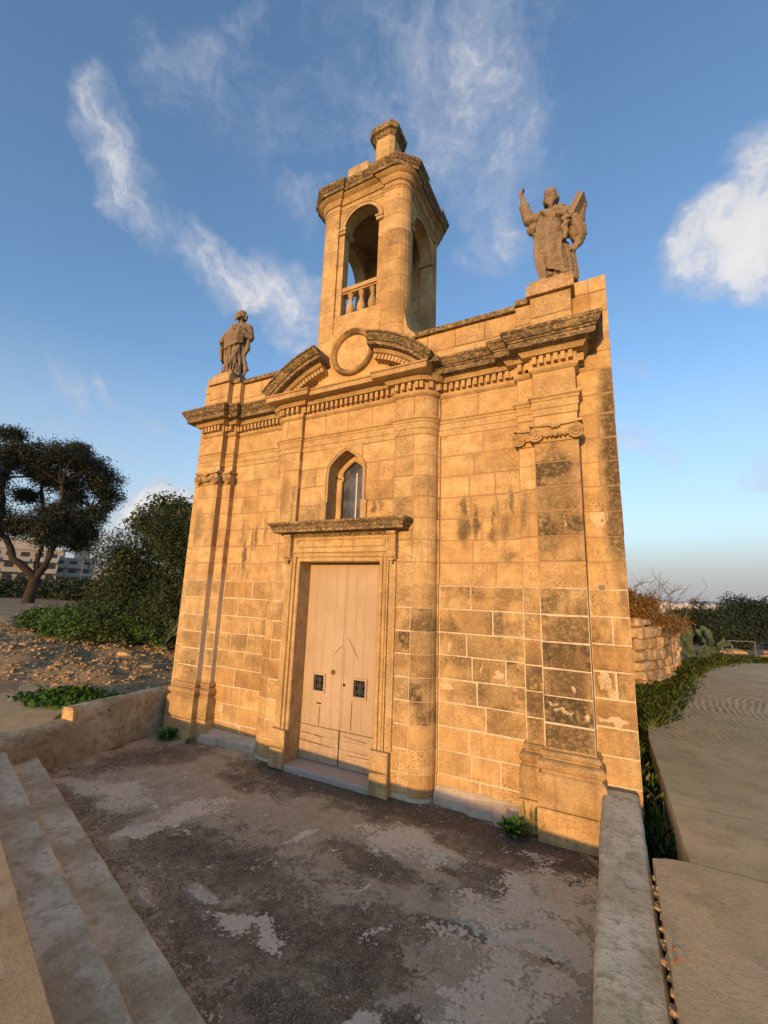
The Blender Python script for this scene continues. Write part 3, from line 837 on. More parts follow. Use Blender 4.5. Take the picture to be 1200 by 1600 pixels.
# small upturned ends of the central cymatium
dent = MB()
def dentils(path, d0=.015, d1=.092, z0=4.868, z1=4.955, w_=.046, sp=.082):
    for a, b in zip(path, path[1:]):
        a, b = Vector(a), Vector(b); L = (b-a).length
        if L < .06: continue
        d = (b-a)/L; n = Vector((d.y, -d.x)); ext = d1*.6
        cnt = max(1, int(round((L)/sp)))
        for i in range(cnt):
            c = a+d*(L*(i+.5)/cnt)
            p0, p1, p2, p3 = c-d*w_/2+n*d1, c+d*w_/2+n*d1, c+d*w_/2+n*d0, c-d*w_/2+n*d0
            dent.prism_xy([tuple(p0), tuple(p1), tuple(p2), tuple(p3)], z0, z1, tint=.2, grime=.1)
coarse = []
def simp(path):
    out = []
    for p in path: out.append(p)
    return out
flat = simp(PATH)
# replace arcs by 3 segments for the dentil run
AR3 = [ARC_R[0], ARC_R[2], ARC_R[4], ARC_R[6]]
pp = []
for p in PATH:
    if p in ARC_R and p not in AR3: continue
    if (mir(p[0]), p[1]) in ARC_R and (mir(p[0]), p[1]) not in AR3: continue
    pp.append(p)
dentils(pp)
dent.obj('dentil_course', M['trim'], chapel, kind='stuff', fix=True)

# ---- Ionic capitals
def volute(mb, cx, cz, y, s, r=.072):
    """spiral fillet standing on a disc"""
    n = 34; prev = None; pts = []
    for i in range(n+1):
        u = i/n; a = s*(pi/2 - u*2.5*2*pi) if s > 0 else pi/2 + u*2.5*2*pi
        rad = r*(1-u)**.85+.006; pts.append((cx+rad*cos(a), y-.010*u, cz+rad*sin(a)))
    mb.tube(pts, [.0115*(1-.5*i/n) for i in range(n+1)], 6, tint=.2, grime=.15)
    mb.lathe([(r*.94, 0), (r*.94, .02)], (0, 0, 0), 14) if False else None
    k = 14; vs = [(cx+r*.95*cos(2*pi*i/k), y+.004, cz+r*.95*sin(2*pi*i/k)) for i in range(k)]+[(cx+r*.95*cos(2*pi*i/k), y+.06, cz+r*.95*sin(2*pi*i/k)) for i in range(k)]
    mb.add(vs, [tuple(range(k))]+[(i, k+i, k+(i+1) % k, (i+1) % k) for i in range(k)], tint=0, grime=.35)
    mb.ball((cx, y-.012, cz), (.013, .013, .013), 8, 5, tint=.2)
def capital(x0, x1, y, s_in, half=False):
    mb = MB(); zt, zb = 4.115, 3.90
    w_ = x1-x0; r = .078
    # neck, echinus and curved abacus
    mb.box(x0-.002, x1+.002, y-.004, y+.12, zb+.03, 4.10, tint=.1, grime=.15)
    mb.box(x0-.0, x1+.0, y-.022, y+.05, zb+.035, zb+.050, tint=.1, grime=.1)
    n = 10
    top = [(x0-.045+(w_+.09)*i/n, zt+.035-.022*sin(pi*i/n)) for i in range(n+1)]
    bot = [(x, z-.030) for x, z in reversed(top)]
    mb.prism_xz(bot+[top[0]]+top[1:] if False else list(reversed(top+bot)), y-.075, y+.10, 0, tint=.1, grime=.2)
    mb.prism_xz([(x0, zt-.12), (x1, zt-.12), (x1, zt+.01), (x0, zt+.01)], y-.045, y+.02, 0, tint=.1, grime=.2)
    if half:
        volute(mb, (x0+.02 if s_in < 0 else x1-.02), 4.012, y-.062, s_in, .072)
    else:
        volute(mb, x0+.028, 4.012, y-.062, -1, r); volute(mb, x1-.028, 4.012, y-.062, 1, r)
        cx = (x0+x1)/2
        for i in range(-2, 3):                     # palmette and eggs
            a = i*.42; mb.ball((cx+.05*sin(a), y-.078, 4.06+.045*cos(a)), (.011, .014, .034), 8, 5, Matrix.Rotation(-a*-1, 3, 'Y'), tint=.2)
        for dx in (-.095, -.045, .045, .095): mb.ball((cx+dx, y-.055, 4.0), (.014, .016, .028), 8, 5, tint=.1, grime=.2)
        mb.ball((cx, y-.062, 4.005), (.026, .02, .036), 10, 6, tint=.2)
    mb.obj('capital', M['trim'], chapel, smooth=45, fix=True)
capital(-.65, -.19, -.19, 0); capital(mir(-.19), mir(-.65), -.19, 0)
capital(-.84, -.65, -.09, -1, True); capital(mir(-.65), mir(-.84), -.09, 1, True)

# ---- parapet copings and statue pedestals
for s in (1, -1):
    mb = MB()
    a, b = sorted((-2.40 if s > 0 else mir(-2.40), -.84 if s > 0 else mir(-.84)))
    mb.box(a, b, -.045, .50, 5.79, 5.86, grime=.2); mb.obj('parapet_coping', M['cornice'], chapel, fix=True)
    a, b = sorted((-.84 if s > 0 else mir(-.84), -.65 if s > 0 else mir(-.65)))
    mb = MB(); mb.box(a-.0, b, -.125, .50, 5.79, 5.865, grime=.2); mb.obj('parapet_coping', M['cornice'], chapel, fix=True)
    a, b = sorted((-.65 if s > 0 else mir(-.65), -.19 if s > 0 else mir(-.19)))
    mb = MB(); e = .035
    mb.box(a-e, b+e, -.19-e, .52, 5.80, 5.93, tint=.1, grime=.2)
    mb.block(a, b, -.17, .42, 5.93, 6.03, b=.01, tint=0, grime=.3)
    mb.obj('statue_pedestal', M['rubble'], chapel, fix=True)

# ---- broken segmental pediment
ZC, RO = 3.88, 1.94
PRO = [(0, .0), (0, -.38), (.012, -.425), (.055, -.43), (.06, -.455), (.075, -.46), (.10, -.49), (.135, -.505), (.14, -.525), (.165, -.525), (.17, .0)]
def ped_arc(r, a0, a1, s, n=16):
    p = [(CX+s*r*sin(R(a)), ZC+r*cos(R(a))) for a in [a0+(a1-a0)*i/n for i in range(n+1)]]
    return p
for s in (1, -1):
    path = ped_arc(1.775, 13.0, 46.5, s)
    if s < 0: path = list(reversed(path))
    mb = MB(); mb.sweep(path, [(d, y) for d, y in PRO], MXZ, flip=True, grime=.15, tint=0)
    # returned foot resting on the cornice
    mb.obj('pediment_fragment', M['cornice'], chapel, smooth=30, fix=True)
    mb = MB()
    path = ped_arc(1.70, 15.0, 43, s)
    if s < 0: path = list(reversed(path))
    mb.sweep(path, [(-.02, -.05), (-.02, -.24), (.02, -.25), (.03, -.30), (.078, -.34), (.078, -.05)], MXZ, flip=True, tint=.1, grime=.15)
    for i in range(14):
        a = R(16+i*2.0); r_ = 1.685; x, z = CX+s*r_*sin(a), ZC+r_*cos(a)
        ca, sa = cos(-s*a), sin(-s*a); hw, hh = .022, .035
        q = [(x+u*ca-v*sa, z+u*sa+v*ca) for u, v in ((-hw, -hh), (hw, -hh), (hw, hh), (-hw, hh))]
        mb.prism_xz(q, -.275, -.1, 0, tint=.2)
    mb.obj('pediment_bed_moulding', M['trim'], chapel, smooth=30, fix=True)
    # tympanum behind
    fan = [(CX+s*x, z) for x, z in ((.25, 5.13), (1.22, 5.13), (1.05, 5.30), (.8, 5.45), (.5, 5.56), (.25, 5.6))]
    mb = MB(); mb.prism_xz(fan if s > 0 else list(reversed(fan)), -.10, .10, 0, tint=0, grime=.1); mb.obj('tympanum', M['stone'], chapel, fix=True)
    # block of the cymatium turning back at the foot
    mb = MB(); px0 = CX+s*1.30
    foot = [(CX+s*1.24, 5.13), (CX+s*1.46, 5.13), (CX+s*1.45, 5.20), (CX+s*1.36, 5.27), (CX+s*1.27, 5.25)]
    mb.prism_xz(foot if s > 0 else list(reversed(foot)), -.40, 0, .01, grime=.2); mb.obj('pediment_foot', M['cornice'], chapel, fix=True)
# central panel with the round medallion
pan = [(.78, 5.13), (.68, 5.28), (.58, 5.45), (.50, 5.65), (.455, 5.85), (.43, 6.02), (.42, 6.16)]
poly = [(CX+x, z) for x, z in pan] + [(CX-x, z) for x, z in reversed(pan)]
mb = MB(); mb.prism_xz(poly, -.135, .10, 0, tint=.35, grime=.03); mb.obj('medallion_panel', M['stone'], chapel, fix=True)
ring = [(CX+.345*sin(2*pi*i/40), 5.745+.345*cos(2*pi*i/40)) for i in range(40)]
mb = MB(); mb.sweep(ring, [(-.06, -.12), (-.06, -.165), (-.045, -.19), (-.03, -.185), (-.02, -.205), (.005, -.215), (.022, -.20), (.028, -.175), (.03, -.12)], MXZ, closed=True, flip=True, tint=-.5, grime=.75)
mb.obj('medallion_ring', M['trim'], chapel, smooth=50, fix=True)
disc = [(CX+.30*sin(-2*pi*i/32), 5.745+.30*cos(-2*pi*i/32)) for i in range(32)]
mb = MB(); mb.prism_xz(disc, -.142, -.12, 0, tint=.6, grime=0); mb.obj('medallion_disc', M['stone'], chapel, fix=True)

# ---- bell tower details (sub-parts)
def arch_wall(axis, yface, yback, half, spring, top, width, n=10, uc=0):
    """wall with a round-headed opening cut out: two spandrels; axis x or y"""
    mb = MB()
    for s in (1, -1):
        cur = [(uc+s*half*cos(R(90*i/n)), spring+half*sin(R(90*i/n))) for i in range(n+1)]
        poly = [(uc+s*width, spring)] + cur[:1] + cur[1:] + [(uc, top), (uc+s*width, top)]
        if s > 0: poly = list(reversed(poly))
        mb.prism_xz(poly, yface, yback, 0, tint=.2, grime=.1)
    return mb
def to_side(mb, x0, sgn):       # turn a front wall (x,y,z) built about CX into a side wall
    mb.v = [(x0-sgn*(y), TC+(x-CX)*1.0, z) for x, y, z in mb.v]; return mb
SPR = 8.07
for yf, ybk in ((TYF+.042, TYF+.24), (TYB-.24, TYB-.042)):
    w_ = arch_wall('x', yf, ybk, .32, SPR, 8.60, .34, uc=CX); w_.obj('arch_wall', M['stone'], tower, fix=True)
for sg, x0 in ((1, CX+.765), (-1, CX-.765)):
    a = arch_wall('x', .0, .2, .39, 7.94, 8.60, .50, uc=CX)
    for q_ in (-1, 1):
        u0, u1 = sorted((CX+q_*.39, CX+q_*.50)); a.box(u0, u1, .0, .2, 6.3, 7.94, tint=.1, grime=.2)
    to_side(a, x0, sg)
    a.obj('side_arch', M['stone'], tower, kind='stuff', fix=True)
# archivolts and imposts
def archi(r, spring): return [(CX-r*cos(R(180*i/20)), spring+r*sin(R(180*i/20))) for i in range(21)]
for yy, sgn in ((TYF+.042, 1), (TYB-.042, -1)):
    mb = MB(); mb.sweep(archi(.32, SPR), [(0, .02), (0, -.018), (.05, -.018), (.055, -.03), (.075, -.03), (.075, .02)], lambda x, z, o: (x, yy+sgn*o, z), flip=True, tint=.2, grime=.15)
    mb.obj('archivolt', M['trim'], tower, smooth=40, fix=True)
for x0, sgn in ((CX+.765, 1), (CX-.765, -1)):
    mb = MB(); mb.sweep(archi(.39, 7.94), [(0, .02), (0, -.018), (.05, -.018), (.055, -.03), (.075, -.03), (.075, .02)], lambda x, z, o: (x0-sgn*o, TC+(x-CX), z), flip=True, tint=.2, grime=.15)
    mb.obj('archivolt', M['trim'], tower, smooth=40, fix=True)
for sx in (1, -1):
    for y0, y1 in ((TYF+.005, TYF+.235), (TYB-.235, TYB-.005)):
        mb = MB(); a, b = sorted((CX+sx*.285, CX+sx*.405)); mb.box(a, b, y0, y1, SPR-.09, SPR-.015, grime=.2)
        mb.box(a+(.0 if sx > 0 else -.015)-(.015 if sx > 0 else 0), b+(.015 if sx < 0 else 0), y0-.015, y1+.015, SPR-.035, SPR, grime=.2); mb.obj('impost', M['trim'], tower, fix=True)
    for s in (1, -1):
        mb = MB(); a, b = sorted((CX+sx*.54, CX+sx*.79)); yc = TC+s*.39; ya, yb_ = sorted((yc-s*.035, yc+s*.05)); mb.box(a, b, ya, yb_, 7.86, 7.94, grime=.2); mb.obj('impost', M['trim'], tower, fix=True)
# balustrades front and back: rail, sill, balusters
for y in (TYF+.14, TYB-.14):
    mb = MB(); mb.box(CX-.33, CX+.33, y-.085, y+.085, 6.92, 6.99, tint=.3, grime=.1); mb.box(CX-.33, CX+.33, y-.06, y+.06, 6.895, 6.92, tint=.3); mb.obj('balustrade_rail', M['trim'], tower, fix=True)
    mb = MB(); mb.box(CX-.43, CX+.43, y-.12 if y < .5 else y-.12, y+.12 if y < .5 else y+.12, 5.9, 6.47, tint=.3, grime=.1); mb.obj('balustrade_sill', M['stone'], tower, fix=True)
    for dx in (-.20, 0, .20):
        mb = MB(); mb.lathe([(.052, 0), (.052, .03), (.036, .035), (.034, .05), (.062, .10), (.070, .15), (.060, .21), (.036, .27), (.028, .31), (.030, .34), (.045, .355), (.045, .37), (.034, .38), (.05, .40), (.052, .425)], (CX+dx, y, 6.47), 14, tint=.2, grime=.15)
        mb.obj('baluster', M['trim'], tower, smooth=40, fix=True)
# flared scroll foot on the flanks of the tower
for s in (1, -1):
    fl = [(.79, 5.80), (.98, 5.80), (.96, 5.86), (.89, 5.92), (.845, 6.0), (.82, 6.10), (.805, 6.2), (.79, 6.3)]
    pl = [(CX+s*x, z) for x, z in fl]
    mb = MB(); mb.prism_xz(pl if s > 0 else list(reversed(pl)), TYF+(.06 if s > 0 else .35), TYB-.1, 0, tint=.1, grime=.2); mb.obj('flared_foot', M['stone'], tower, smooth=40, fix=True)
    mb = MB(); a, b = sorted((CX+s*.56, CX+s*.80)); mb.box(a, b, .12, TYB-.24, 5.8, 6.36, tint=0, grime=.2); mb.obj('side_sill', M['stone'], tower, fix=True)
# tower entablature
def tpath(c=.20, brk=True, ch=False):
    y0, y1 = TYF-TC, TYB-TC; X = TW; q = .50
    cor = (lambda x0, y0_, r, a0: arc(x0, y0_, r, r, a0, a0+90, 4)) if not ch else (lambda x0, y0_, r, a0: arc(x0, y0_, r, r, a0, a0+90, 1))
    p = [(-.42, y0), (-.42, y0+.04), (.42, y0+.04), (.42, y0)] + cor(X-c, y0+c, c, -90) + [(X, -q), (X-.03, -q), (X-.03, q), (X, q)] + cor(X-c, y1-c, c, 0) \
        + [(.42, y1), (.42, y1-.04), (-.42, y1-.04), (-.42, y1)] + cor(-X+c, y1-c, c, 90) + [(-X, q), (-X+.03, q), (-X+.03, -q), (-X, -q)] + cor(-X+c, y0+c, c, 180)
    return [(CX+x, TC+y) for x, y in p]
# the arc step back makes a clean corner between the round shaft and the straight faces
mb = MB(); mb.sweep(tpath(), [(-.12, 8.42), (.008, 8.42), (.008, 8.455), (.02, 8.46), (.02, 8.485), (-.12, 8.49)], MXY, closed=True, grime=.15); mb.obj('necking_band', M['trim'], tower, smooth=30, fix=True)
mb = MB(); mb.sweep(tpath(), [(-.16, 8.49), (.0, 8.49), (.0, 8.56), (.02, 8.565), (.03, 8.59), (.05, 8.62), (.055, 8.64), (.10, 8.66), (.13, 8.695), (-.16, 8.70)], MXY, closed=True, grime=.2); mb.obj('tower_bed_moulding', M['trim'], tower, smooth=30, fix=True)
mb = MB(); mb.sweep(tpath(.16, ch=True), [(-.16, 8.69), (.15, 8.69), (.155, 8.75), (.165, 8.755), (.18, 8.78), (.20, 8.80), (.205, 8.835), (.08, 8.86), (-.16, 8.86)], MXY, closed=True, grime=.3); mb.obj('tower_cornice', M['cornice'], tower, smooth=30, fix=True)
# roof, eroded blocks and finial
mb = MB()
def sq(h1, h2, c=.25): 
    a, b = h1, h2; k = c
    return [(CX+x, TC+y) for x, y in ((-a+k, -b), (a-k, -b), (a, -b+k), (a, b-k), (a-k, b), (-a+k, b), (-a, b-k), (-a, -b+k))]
rings = [(.76, .70, 8.84), (.74, .68, 8.92), (.60, .48, 9.0), (.44, .38, 9.14), (.34, .32, 9.34), (.30, .30, 9.50)]
vs = []; 
for a, b, z in rings: vs += [(x, y, z) for x, y in sq(a, b, .22*min(a, .6))]
mb.add(vs, [(i*8+k, i*8+(k+1) % 8, (i+1)*8+(k+1) % 8, (i+1)*8+k) for i in range(len(rings)-1) for k in range(8)]+[tuple(range(40, 48))], grime=.3)
mb.obj('tower_roof', M['rubble'], tower, fix=True)
for (x, y) in ((CX-.02, TYF-.02), (CX+.6, TC), (CX-.02, TYB+.0)):
    mb = MB(); mb.block(x-.28, x-.02, y-.02, y+.22, 8.83, 9.20, b=.03, jit=.018, grime=.3); mb.block(x-.02, x+.15, y-.03, y+.2, 8.83, 9.16, b=.02, jit=.012, grime=.2, tint=.3)
    mb.obj('crowning_block', M['rubble'], tower, fix=True)
def oct_ring(h, k): return [(CX+.03+x, TC+.03+y) for x, y in ((-h+k, -h), (h-k, -h), (h, -h+k), (h, h-k), (h-k, h), (-h+k, h), (-h, h-k), (-h, -h+k))]
def oct_stack(mb, lst, **at):
    vs = []
    for h, z in lst: vs += [(x, y, z) for x, y in oct_ring(h, h*.34)]
    n = len(lst)
    mb.add(vs, [(i*8+k, i*8+(k+1) % 8, (i+1)*8+(k+1) % 8, (i+1)*8+k) for i in range(n-1) for k in range(8)]+[tuple(reversed(range(8))), tuple(range((n-1)*8, n*8))], **at)
mb = MB(); oct_stack(mb, [(.40, 9.20), (.39, 9.56), (.33, 9.62), (.30, 9.68), (.22, 9.78), (.20, 9.86), (.195, 10.38), (.205, 10.40)], grime=.1, tint=.1); mb.obj('finial_shaft', M['trim'], tower, fix=True)
mb = MB(); oct_stack(mb, [(.205, 10.38), (.225, 10.40), (.245, 10.44), (.285, 10.455), (.295, 10.53), (.27, 10.60), (.10, 10.65), (.02, 10.66)], grime=.3); mb.obj('finial_cap', M['cornice'], tower, fix=True)
mb = MB(); mb.box(CX-.60, CX+.60, .10, TYB-.12, 8.55, 8.7, grime=.5); mb.obj('belfry_ceiling', M['rubble'], tower, fix=True)
mb = MB(); mb.box(CX-.7, CX+.7, .0, TYB-.05, 5.7, 5.82, grime=.3); mb.obj('belfry_floor', M['rubble'], tower, fix=True)

# ---- door
DF = -.26
def rect_path(h, z0, z1): return [(CX-h, z0), (CX-h, z1), (CX+h, z1), (CX+h, z0)]
mb = MB(); mb.sweep(rect_path(DOORW, .42, DOORH), [(0, .0), (0, -.245), (.01, -.255), (.045, -.255), (.05, -.235), (.062, -.235), (.068, -.262), (.10, -.265), (.108, -.25), (.118, -.25), (.125, -.275), (.14, -.275), (.145, -.16), (.145, 0.0)], MXZ, flip=True, tint=.15, grime=.12)
mb.obj('door_surround', M['trim'], chapel, smooth=30, fix=True)
for s in (1, -1):
    a, b = sorted((CX+s*DOORW, CX+s*.86)); mb = MB()
    mb.block(a-.012, b, -.33, -.0, .21, .43, b=.02, jit=.006, tint=.1, grime=.15); mb.block(a-.008, b, -.33, -.0, -.04, .21, b=.012, jit=.006, tint=-.1, grime=.2)
    mb.obj('door_plinth', M['trim'], chapel, fix=True)
    mb = MB(); a, b = sorted((CX+s*.78, CX+s*.87)); mb.box(a, b, -.255, -.1, .43, 2.99, tint=.1, grime=.15); mb.obj('door_strip', M['trim'], chapel, fix=True)
    mb = MB(); a, b = sorted((CX+s*.765, CX+s*.885))       # console bracket
    prof = [(-.1, 2.99), (-.345, 2.99), (-.345, 2.955), (-.325, 2.94), (-.325, 2.74), (-.31, 2.68), (-.285, 2.655), (-.1, 2.655)]
    n = len(prof)
    mb.add([(a, y, z) for y, z in prof]+[(b, y, z) for y, z in prof], [tuple(range(n)), tuple(reversed(range(n, 2*n)))]+[(i, (i+1) % n, n+(i+1) % n, n+i) for i in range(n)], tint=.1, grime=.15)
    for k in range(4):
        x = a+.022+k*.025; mb.box(x-.006, x+.006, -.334, -.32, 2.74, 2.93, tint=.3)
    mb.ball(((a+b)/2, -.31, 2.635), (.05, .025, .018), 10, 6, tint=.1); mb.ball(((a+b)/2, -.30, 2.605), (.02, .018, .025), 8, 6, tint=.1)
    mb.obj('console_bracket', M['trim'], chapel, smooth=30, fix=True)
mb = MB(); mb.box(CX-.78, CX+.78, -.255, -.1, 2.755, 2.99, tint=.2, grime=.05)
mb.obj('hood_frieze', M['trim'], chapel, fix=True)
cap = [(CX-.66, 2.82), (CX-.695, 2.835), (CX-.71, 2.87), (CX-.695, 2.905), (CX-.66, 2.92), (CX+.66, 2.92), (CX+.695, 2.905), (CX+.71, 2.87), (CX+.695, 2.835), (CX+.66, 2.82)]
mb = MB(); mb.sweep(cap, [(-.012, -.25), (-.012, -.268), (.0, -.275), (.012, -.268), (.012, -.25)], MXZ, closed=True, flip=True, tint=.2, grime=.15); mb.obj('hood_panel_moulding', M['trim'], chapel, smooth=40, fix=True)
mb = MB(); mb.sweep([(CX-.86, -.1), (CX-.86, -.26), (CX+.86, -.26), (CX+.86, -.1)], [(-.05, 2.955), (.01, 2.955), (.025, 2.985), (.06, 3.01), (.165, 3.012), (.165, 3.05), (.175, 3.055), (.18, 3.075), (.205, 3.11), (.222, 3.12), (.222, 3.148), (.05, 3.175), (-.1, 3.18)], MXY, grime=.2)
mb.box(CX-.9, CX+.9, -.24, -.02, 3.10, 3.19, grime=.2)
mb.obj('door_hood', M['cornice'], chapel, smooth=30, fix=True)
# leaves
def door_leaf(x0, x1, grille, sgn):
    core_ = MB(); core_.box(x0+.004, x1-.004, .035, .075, .03, 2.60); leaf = core_.obj('door_leaf', M['door'], chapel, fix=True)
    gx0, gx1, gz0, gz1 = grille
    xs = [x0+.004+(x1-x0-.008)*k/4 for k in range(5)]; xs = [xs[0], xs[1]+.01*sgn, xs[2]-.006, xs[3]+.01, xs[4]]
    for a, b in zip(xs, xs[1:]):
        segs = [(.455, 2.605)]
        if b > gx0-.02 and a < gx1+.02: segs = None
        if segs: 
            m_ = MB(); m_.block(a, b, .0, .036, .455, 2.605, b=.0022, g=.0006, jit=.0005); m_.obj('plank', M['door'], leaf, fix=True)
        else:
            m_ = MB(); m_.block(a, b, .0, .036, gz1+.02, 2.605, b=.0022, g=.0006, jit=.0005); m_.block(a, b, .0, .036, .455, gz0-.02, b=.0022, g=.0006, jit=.0005)
            if a < gx0-.02: m_.box(a+.001, gx0-.02, .001, .036, gz0-.021, gz1+.021)
            if b > gx1+.02: m_.box(gx1+.02, b-.001, .001, .036, gz0-.021, gz1+.021)
            m_.obj('plank', M['door'], leaf, fix=True)
    zs = [.03, .145, .24, .345, .45]
    for a, b in zip(zs, zs[1:]):
        m_ = MB(); m_.block(x0+.004, x1-.004, -.004, .036, a, b, b=.003, g=.0012, jit=.001); m_.obj('bottom_board', M['door'], leaf, fix=True)
    fr = MB()
    loop = [(gx0, gz0), (gx0, gz1), (gx1, gz1), (gx1, gz0)]
    fr.sweep(loop, [(0, .035), (0, -.012), (.008, -.018), (.025, -.018), (.028, -.008), (.028, .035)], MXZ, closed=True, flip=True); fr.obj('grille_frame', M['door'], leaf, fix=True)
    m_ = MB(); m_.box(gx0, gx1, .028, .034, gz0, gz1); m_.obj('grille_backing', M['black'], leaf, fix=True)
    g = MB(); cx, cz = (gx0+gx1)/2, (gz0+gz1)/2; hw, hh = (gx1-gx0)/2, (gz1-gz0)/2
    def curl(c, r, a0, turns, s_):
        return [(c[0]+r*(1-.75*u)*cos(a0+s_*turns*2*pi*u), .008, c[1]+r*(1-.75*u)*sin(a0+s_*turns*2*pi*u)) for u in [i/14 for i in range(15)]]
    for sx in (-1, 1):
        for sz in (-1, 1):
            g.tube(curl((cx+sx*hw*.55, cz+sz*hh*.58), .034, (0 if sx < 0 else pi), 1.15, sx*sz), .0035, 5)
        g.tube([(cx+sx*hw*.22, .008, cz-hh*.6), (cx+sx*hw*.28, .008, cz), (cx+sx*hw*.22, .008, cz+hh*.6)], .0035, 5)
        g.tube([(cx+sx*hw*.85, .010, cz-hh), (cx+sx*hw*.85, .010, cz+hh)], .003, 5)
    g.tube([(cx, .010, cz-hh), (cx, .010, cz+hh)], .004, 5)
    for z in (cz-hh*.2, cz+hh*.2): g.ball((cx, .008, z), .008, 8, 5)
    g.obj('iron_scroll_grille', M['metal'], leaf, fix=True)
    return leaf
l1 = door_leaf(CX-DOORW+.0, CX-.004, (-3.635, -3.475, .90, 1.10), -1)
l2 = door_leaf(CX+.004, CX+DOORW-.0, (-3.0, -2.83, .90, 1.10), 1)
m_ = MB(); m_.tube([(-3.33, .005, 1.16), (-3.33, -.018, 1.16)], .032, 16); m_.tube([(-3.33, -.016, 1.16), (-3.33, -.03, 1.16)], .018, 12); m_.obj('round_knob', M['brass'], l1, fix=True)
m_ = MB(); m_.tube([(-3.15, .005, 1.02), (-3.15, -.010, 1.02)], .018, 12); m_.obj('keyhole_plate', M['iron'], l2, fix=True)
m_ = MB(); m_.box(-3.57, -3.50, -.006, .004, .735, .75); m_.obj('letter_slot', M['iron'], l1, fix=True)
for leaf_, pts_ in ((l2, [(-3.13, -.001, 1.62), (-3.06, -.001, 1.53), (-2.95, -.001, 1.36)]), (l2, [(-3.02, -.001, .84), (-3.025, -.001, .48)]), (l1, [(-3.22, -.001, 1.50), (-3.32, -.001, 1.40)]), (l1, [(-3.52, -.001, .70), (-3.525, -.001, .47)]), (l1, [(-3.78, -.004, .36), (-3.45, -.004, .335)]), (l2, [(-3.10, -.004, .40), (-2.78, -.004, .375)]), (l2, [(-3.05, -.004, .19), (-2.70, -.004, .20)]), (l1, [(-3.80, -.004, .26), (-3.30, -.004, .235)])):
    m_ = MB(); m_.tube(pts_, [.0035]*len(pts_), 5); m_.obj('crack', M['bark_dark'], leaf_)
m_ = MB(); m_.box(-3.19, -3.165, -.006, .001, .46, 2.6); m_.obj('cover_strip', M['door'], l2, fix=True)
m_ = MB(); m_.block(CX-DOORW+.005, CX+DOORW-.005, -.315, .08, -.06, .028, b=.012, jit=.002); m_.obj('threshold', M['granite'], chapel, fix=True)

# ---- window
mb = MB()
loop = window_curve(.285, 3.20, 3.90, 4.20)
mb.sweep(loop, [(0, .0), (0, CY-.008), (.022, CY-.012), (.028, CY-.024), (.045, CY-.026), (.05, CY-.012), (.052, CY+.02)], MXZ, flip=True, tint=.2, grime=.15)
win = mb.obj('window', M['trim'], chapel, smooth=30, fix=True)
mb = MB(); loop = window_curve(.205, 3.20, 3.80, 4.10, cusp=.03)
mb.sweep(loop, [(.11, .10), (.11, .045), (.02, .045), (.0, .06), (.0, .10)], MXZ, flip=True, tint=.4)
mb.obj('inner_arch', M['trim'], win, smooth=30, fix=True)
m_ = MB(); m_.box(CX-.30, CX+.30, .115, .125, 3.18, 4.18); m_.obj('pane', M['glass'], win, fix=True)
m_ = MB(); m_.box(CX+.012, CX+.036, .100, .118, 3.2, 3.93); m_.obj('glazing_bar', M['frame_white'], win, fix=True)
m_ = MB(); m_.box(CX-.285, CX+.285, -.155, .12, 3.17, 3.215, tint=.2, grime=.2); m_.obj('window_sill', M['trim'], win, fix=True)
for s in (1, -1):
    a, b = sorted((CX+s*.278, CX+s*.375)); m_ = MB(); m_.block(a, b, CY-.035, CY+.1, 3.19, 3.46, b=.006, tint=.2, grime=.2); m_.obj('window_plinth', M['trim'], win, fix=True)

# broken concrete apron along the foot of the bays
for s in (1, -1):
    pts = [(-1.86, -.005), (-1.86, -.10), (-1.70, -.14), (-1.5, -.12), (-1.42, -.17), (-1.2, -.15), (-1.15, -.22), (-.95, -.20), (-.86, -.22), (-.86, -.005)]
    if s < 0: pts = [(mir(x), y) for x, y in reversed(pts)]
    mb = MB(); n = len(pts)
    vs = [(x, y, -.06) for x, y in pts]+[(x, y, .05 if y < -.05 else .12) for x, y in pts]
    mb.add(vs, [tuple(range(n, 2*n))]+[(i, (i+1) % n, n+(i+1) % n, n+i) for i in range(n)])
    mb.obj('concrete_apron', M['apron'], chapel, fix=True)
# small fixings on the right end strip
mb = MB(); mb.tube([(-.02, .0, 3.06), (-.02, -.02, 3.06)], .012, 8); mb.box(-.09, -.035, -.012, .004, 2.335, 2.38); mb.box(-.082, -.043, -.016, -.008, 2.343, 2.372)
mb.obj('metal_fixing', M['metal'], chapel, fix=True)

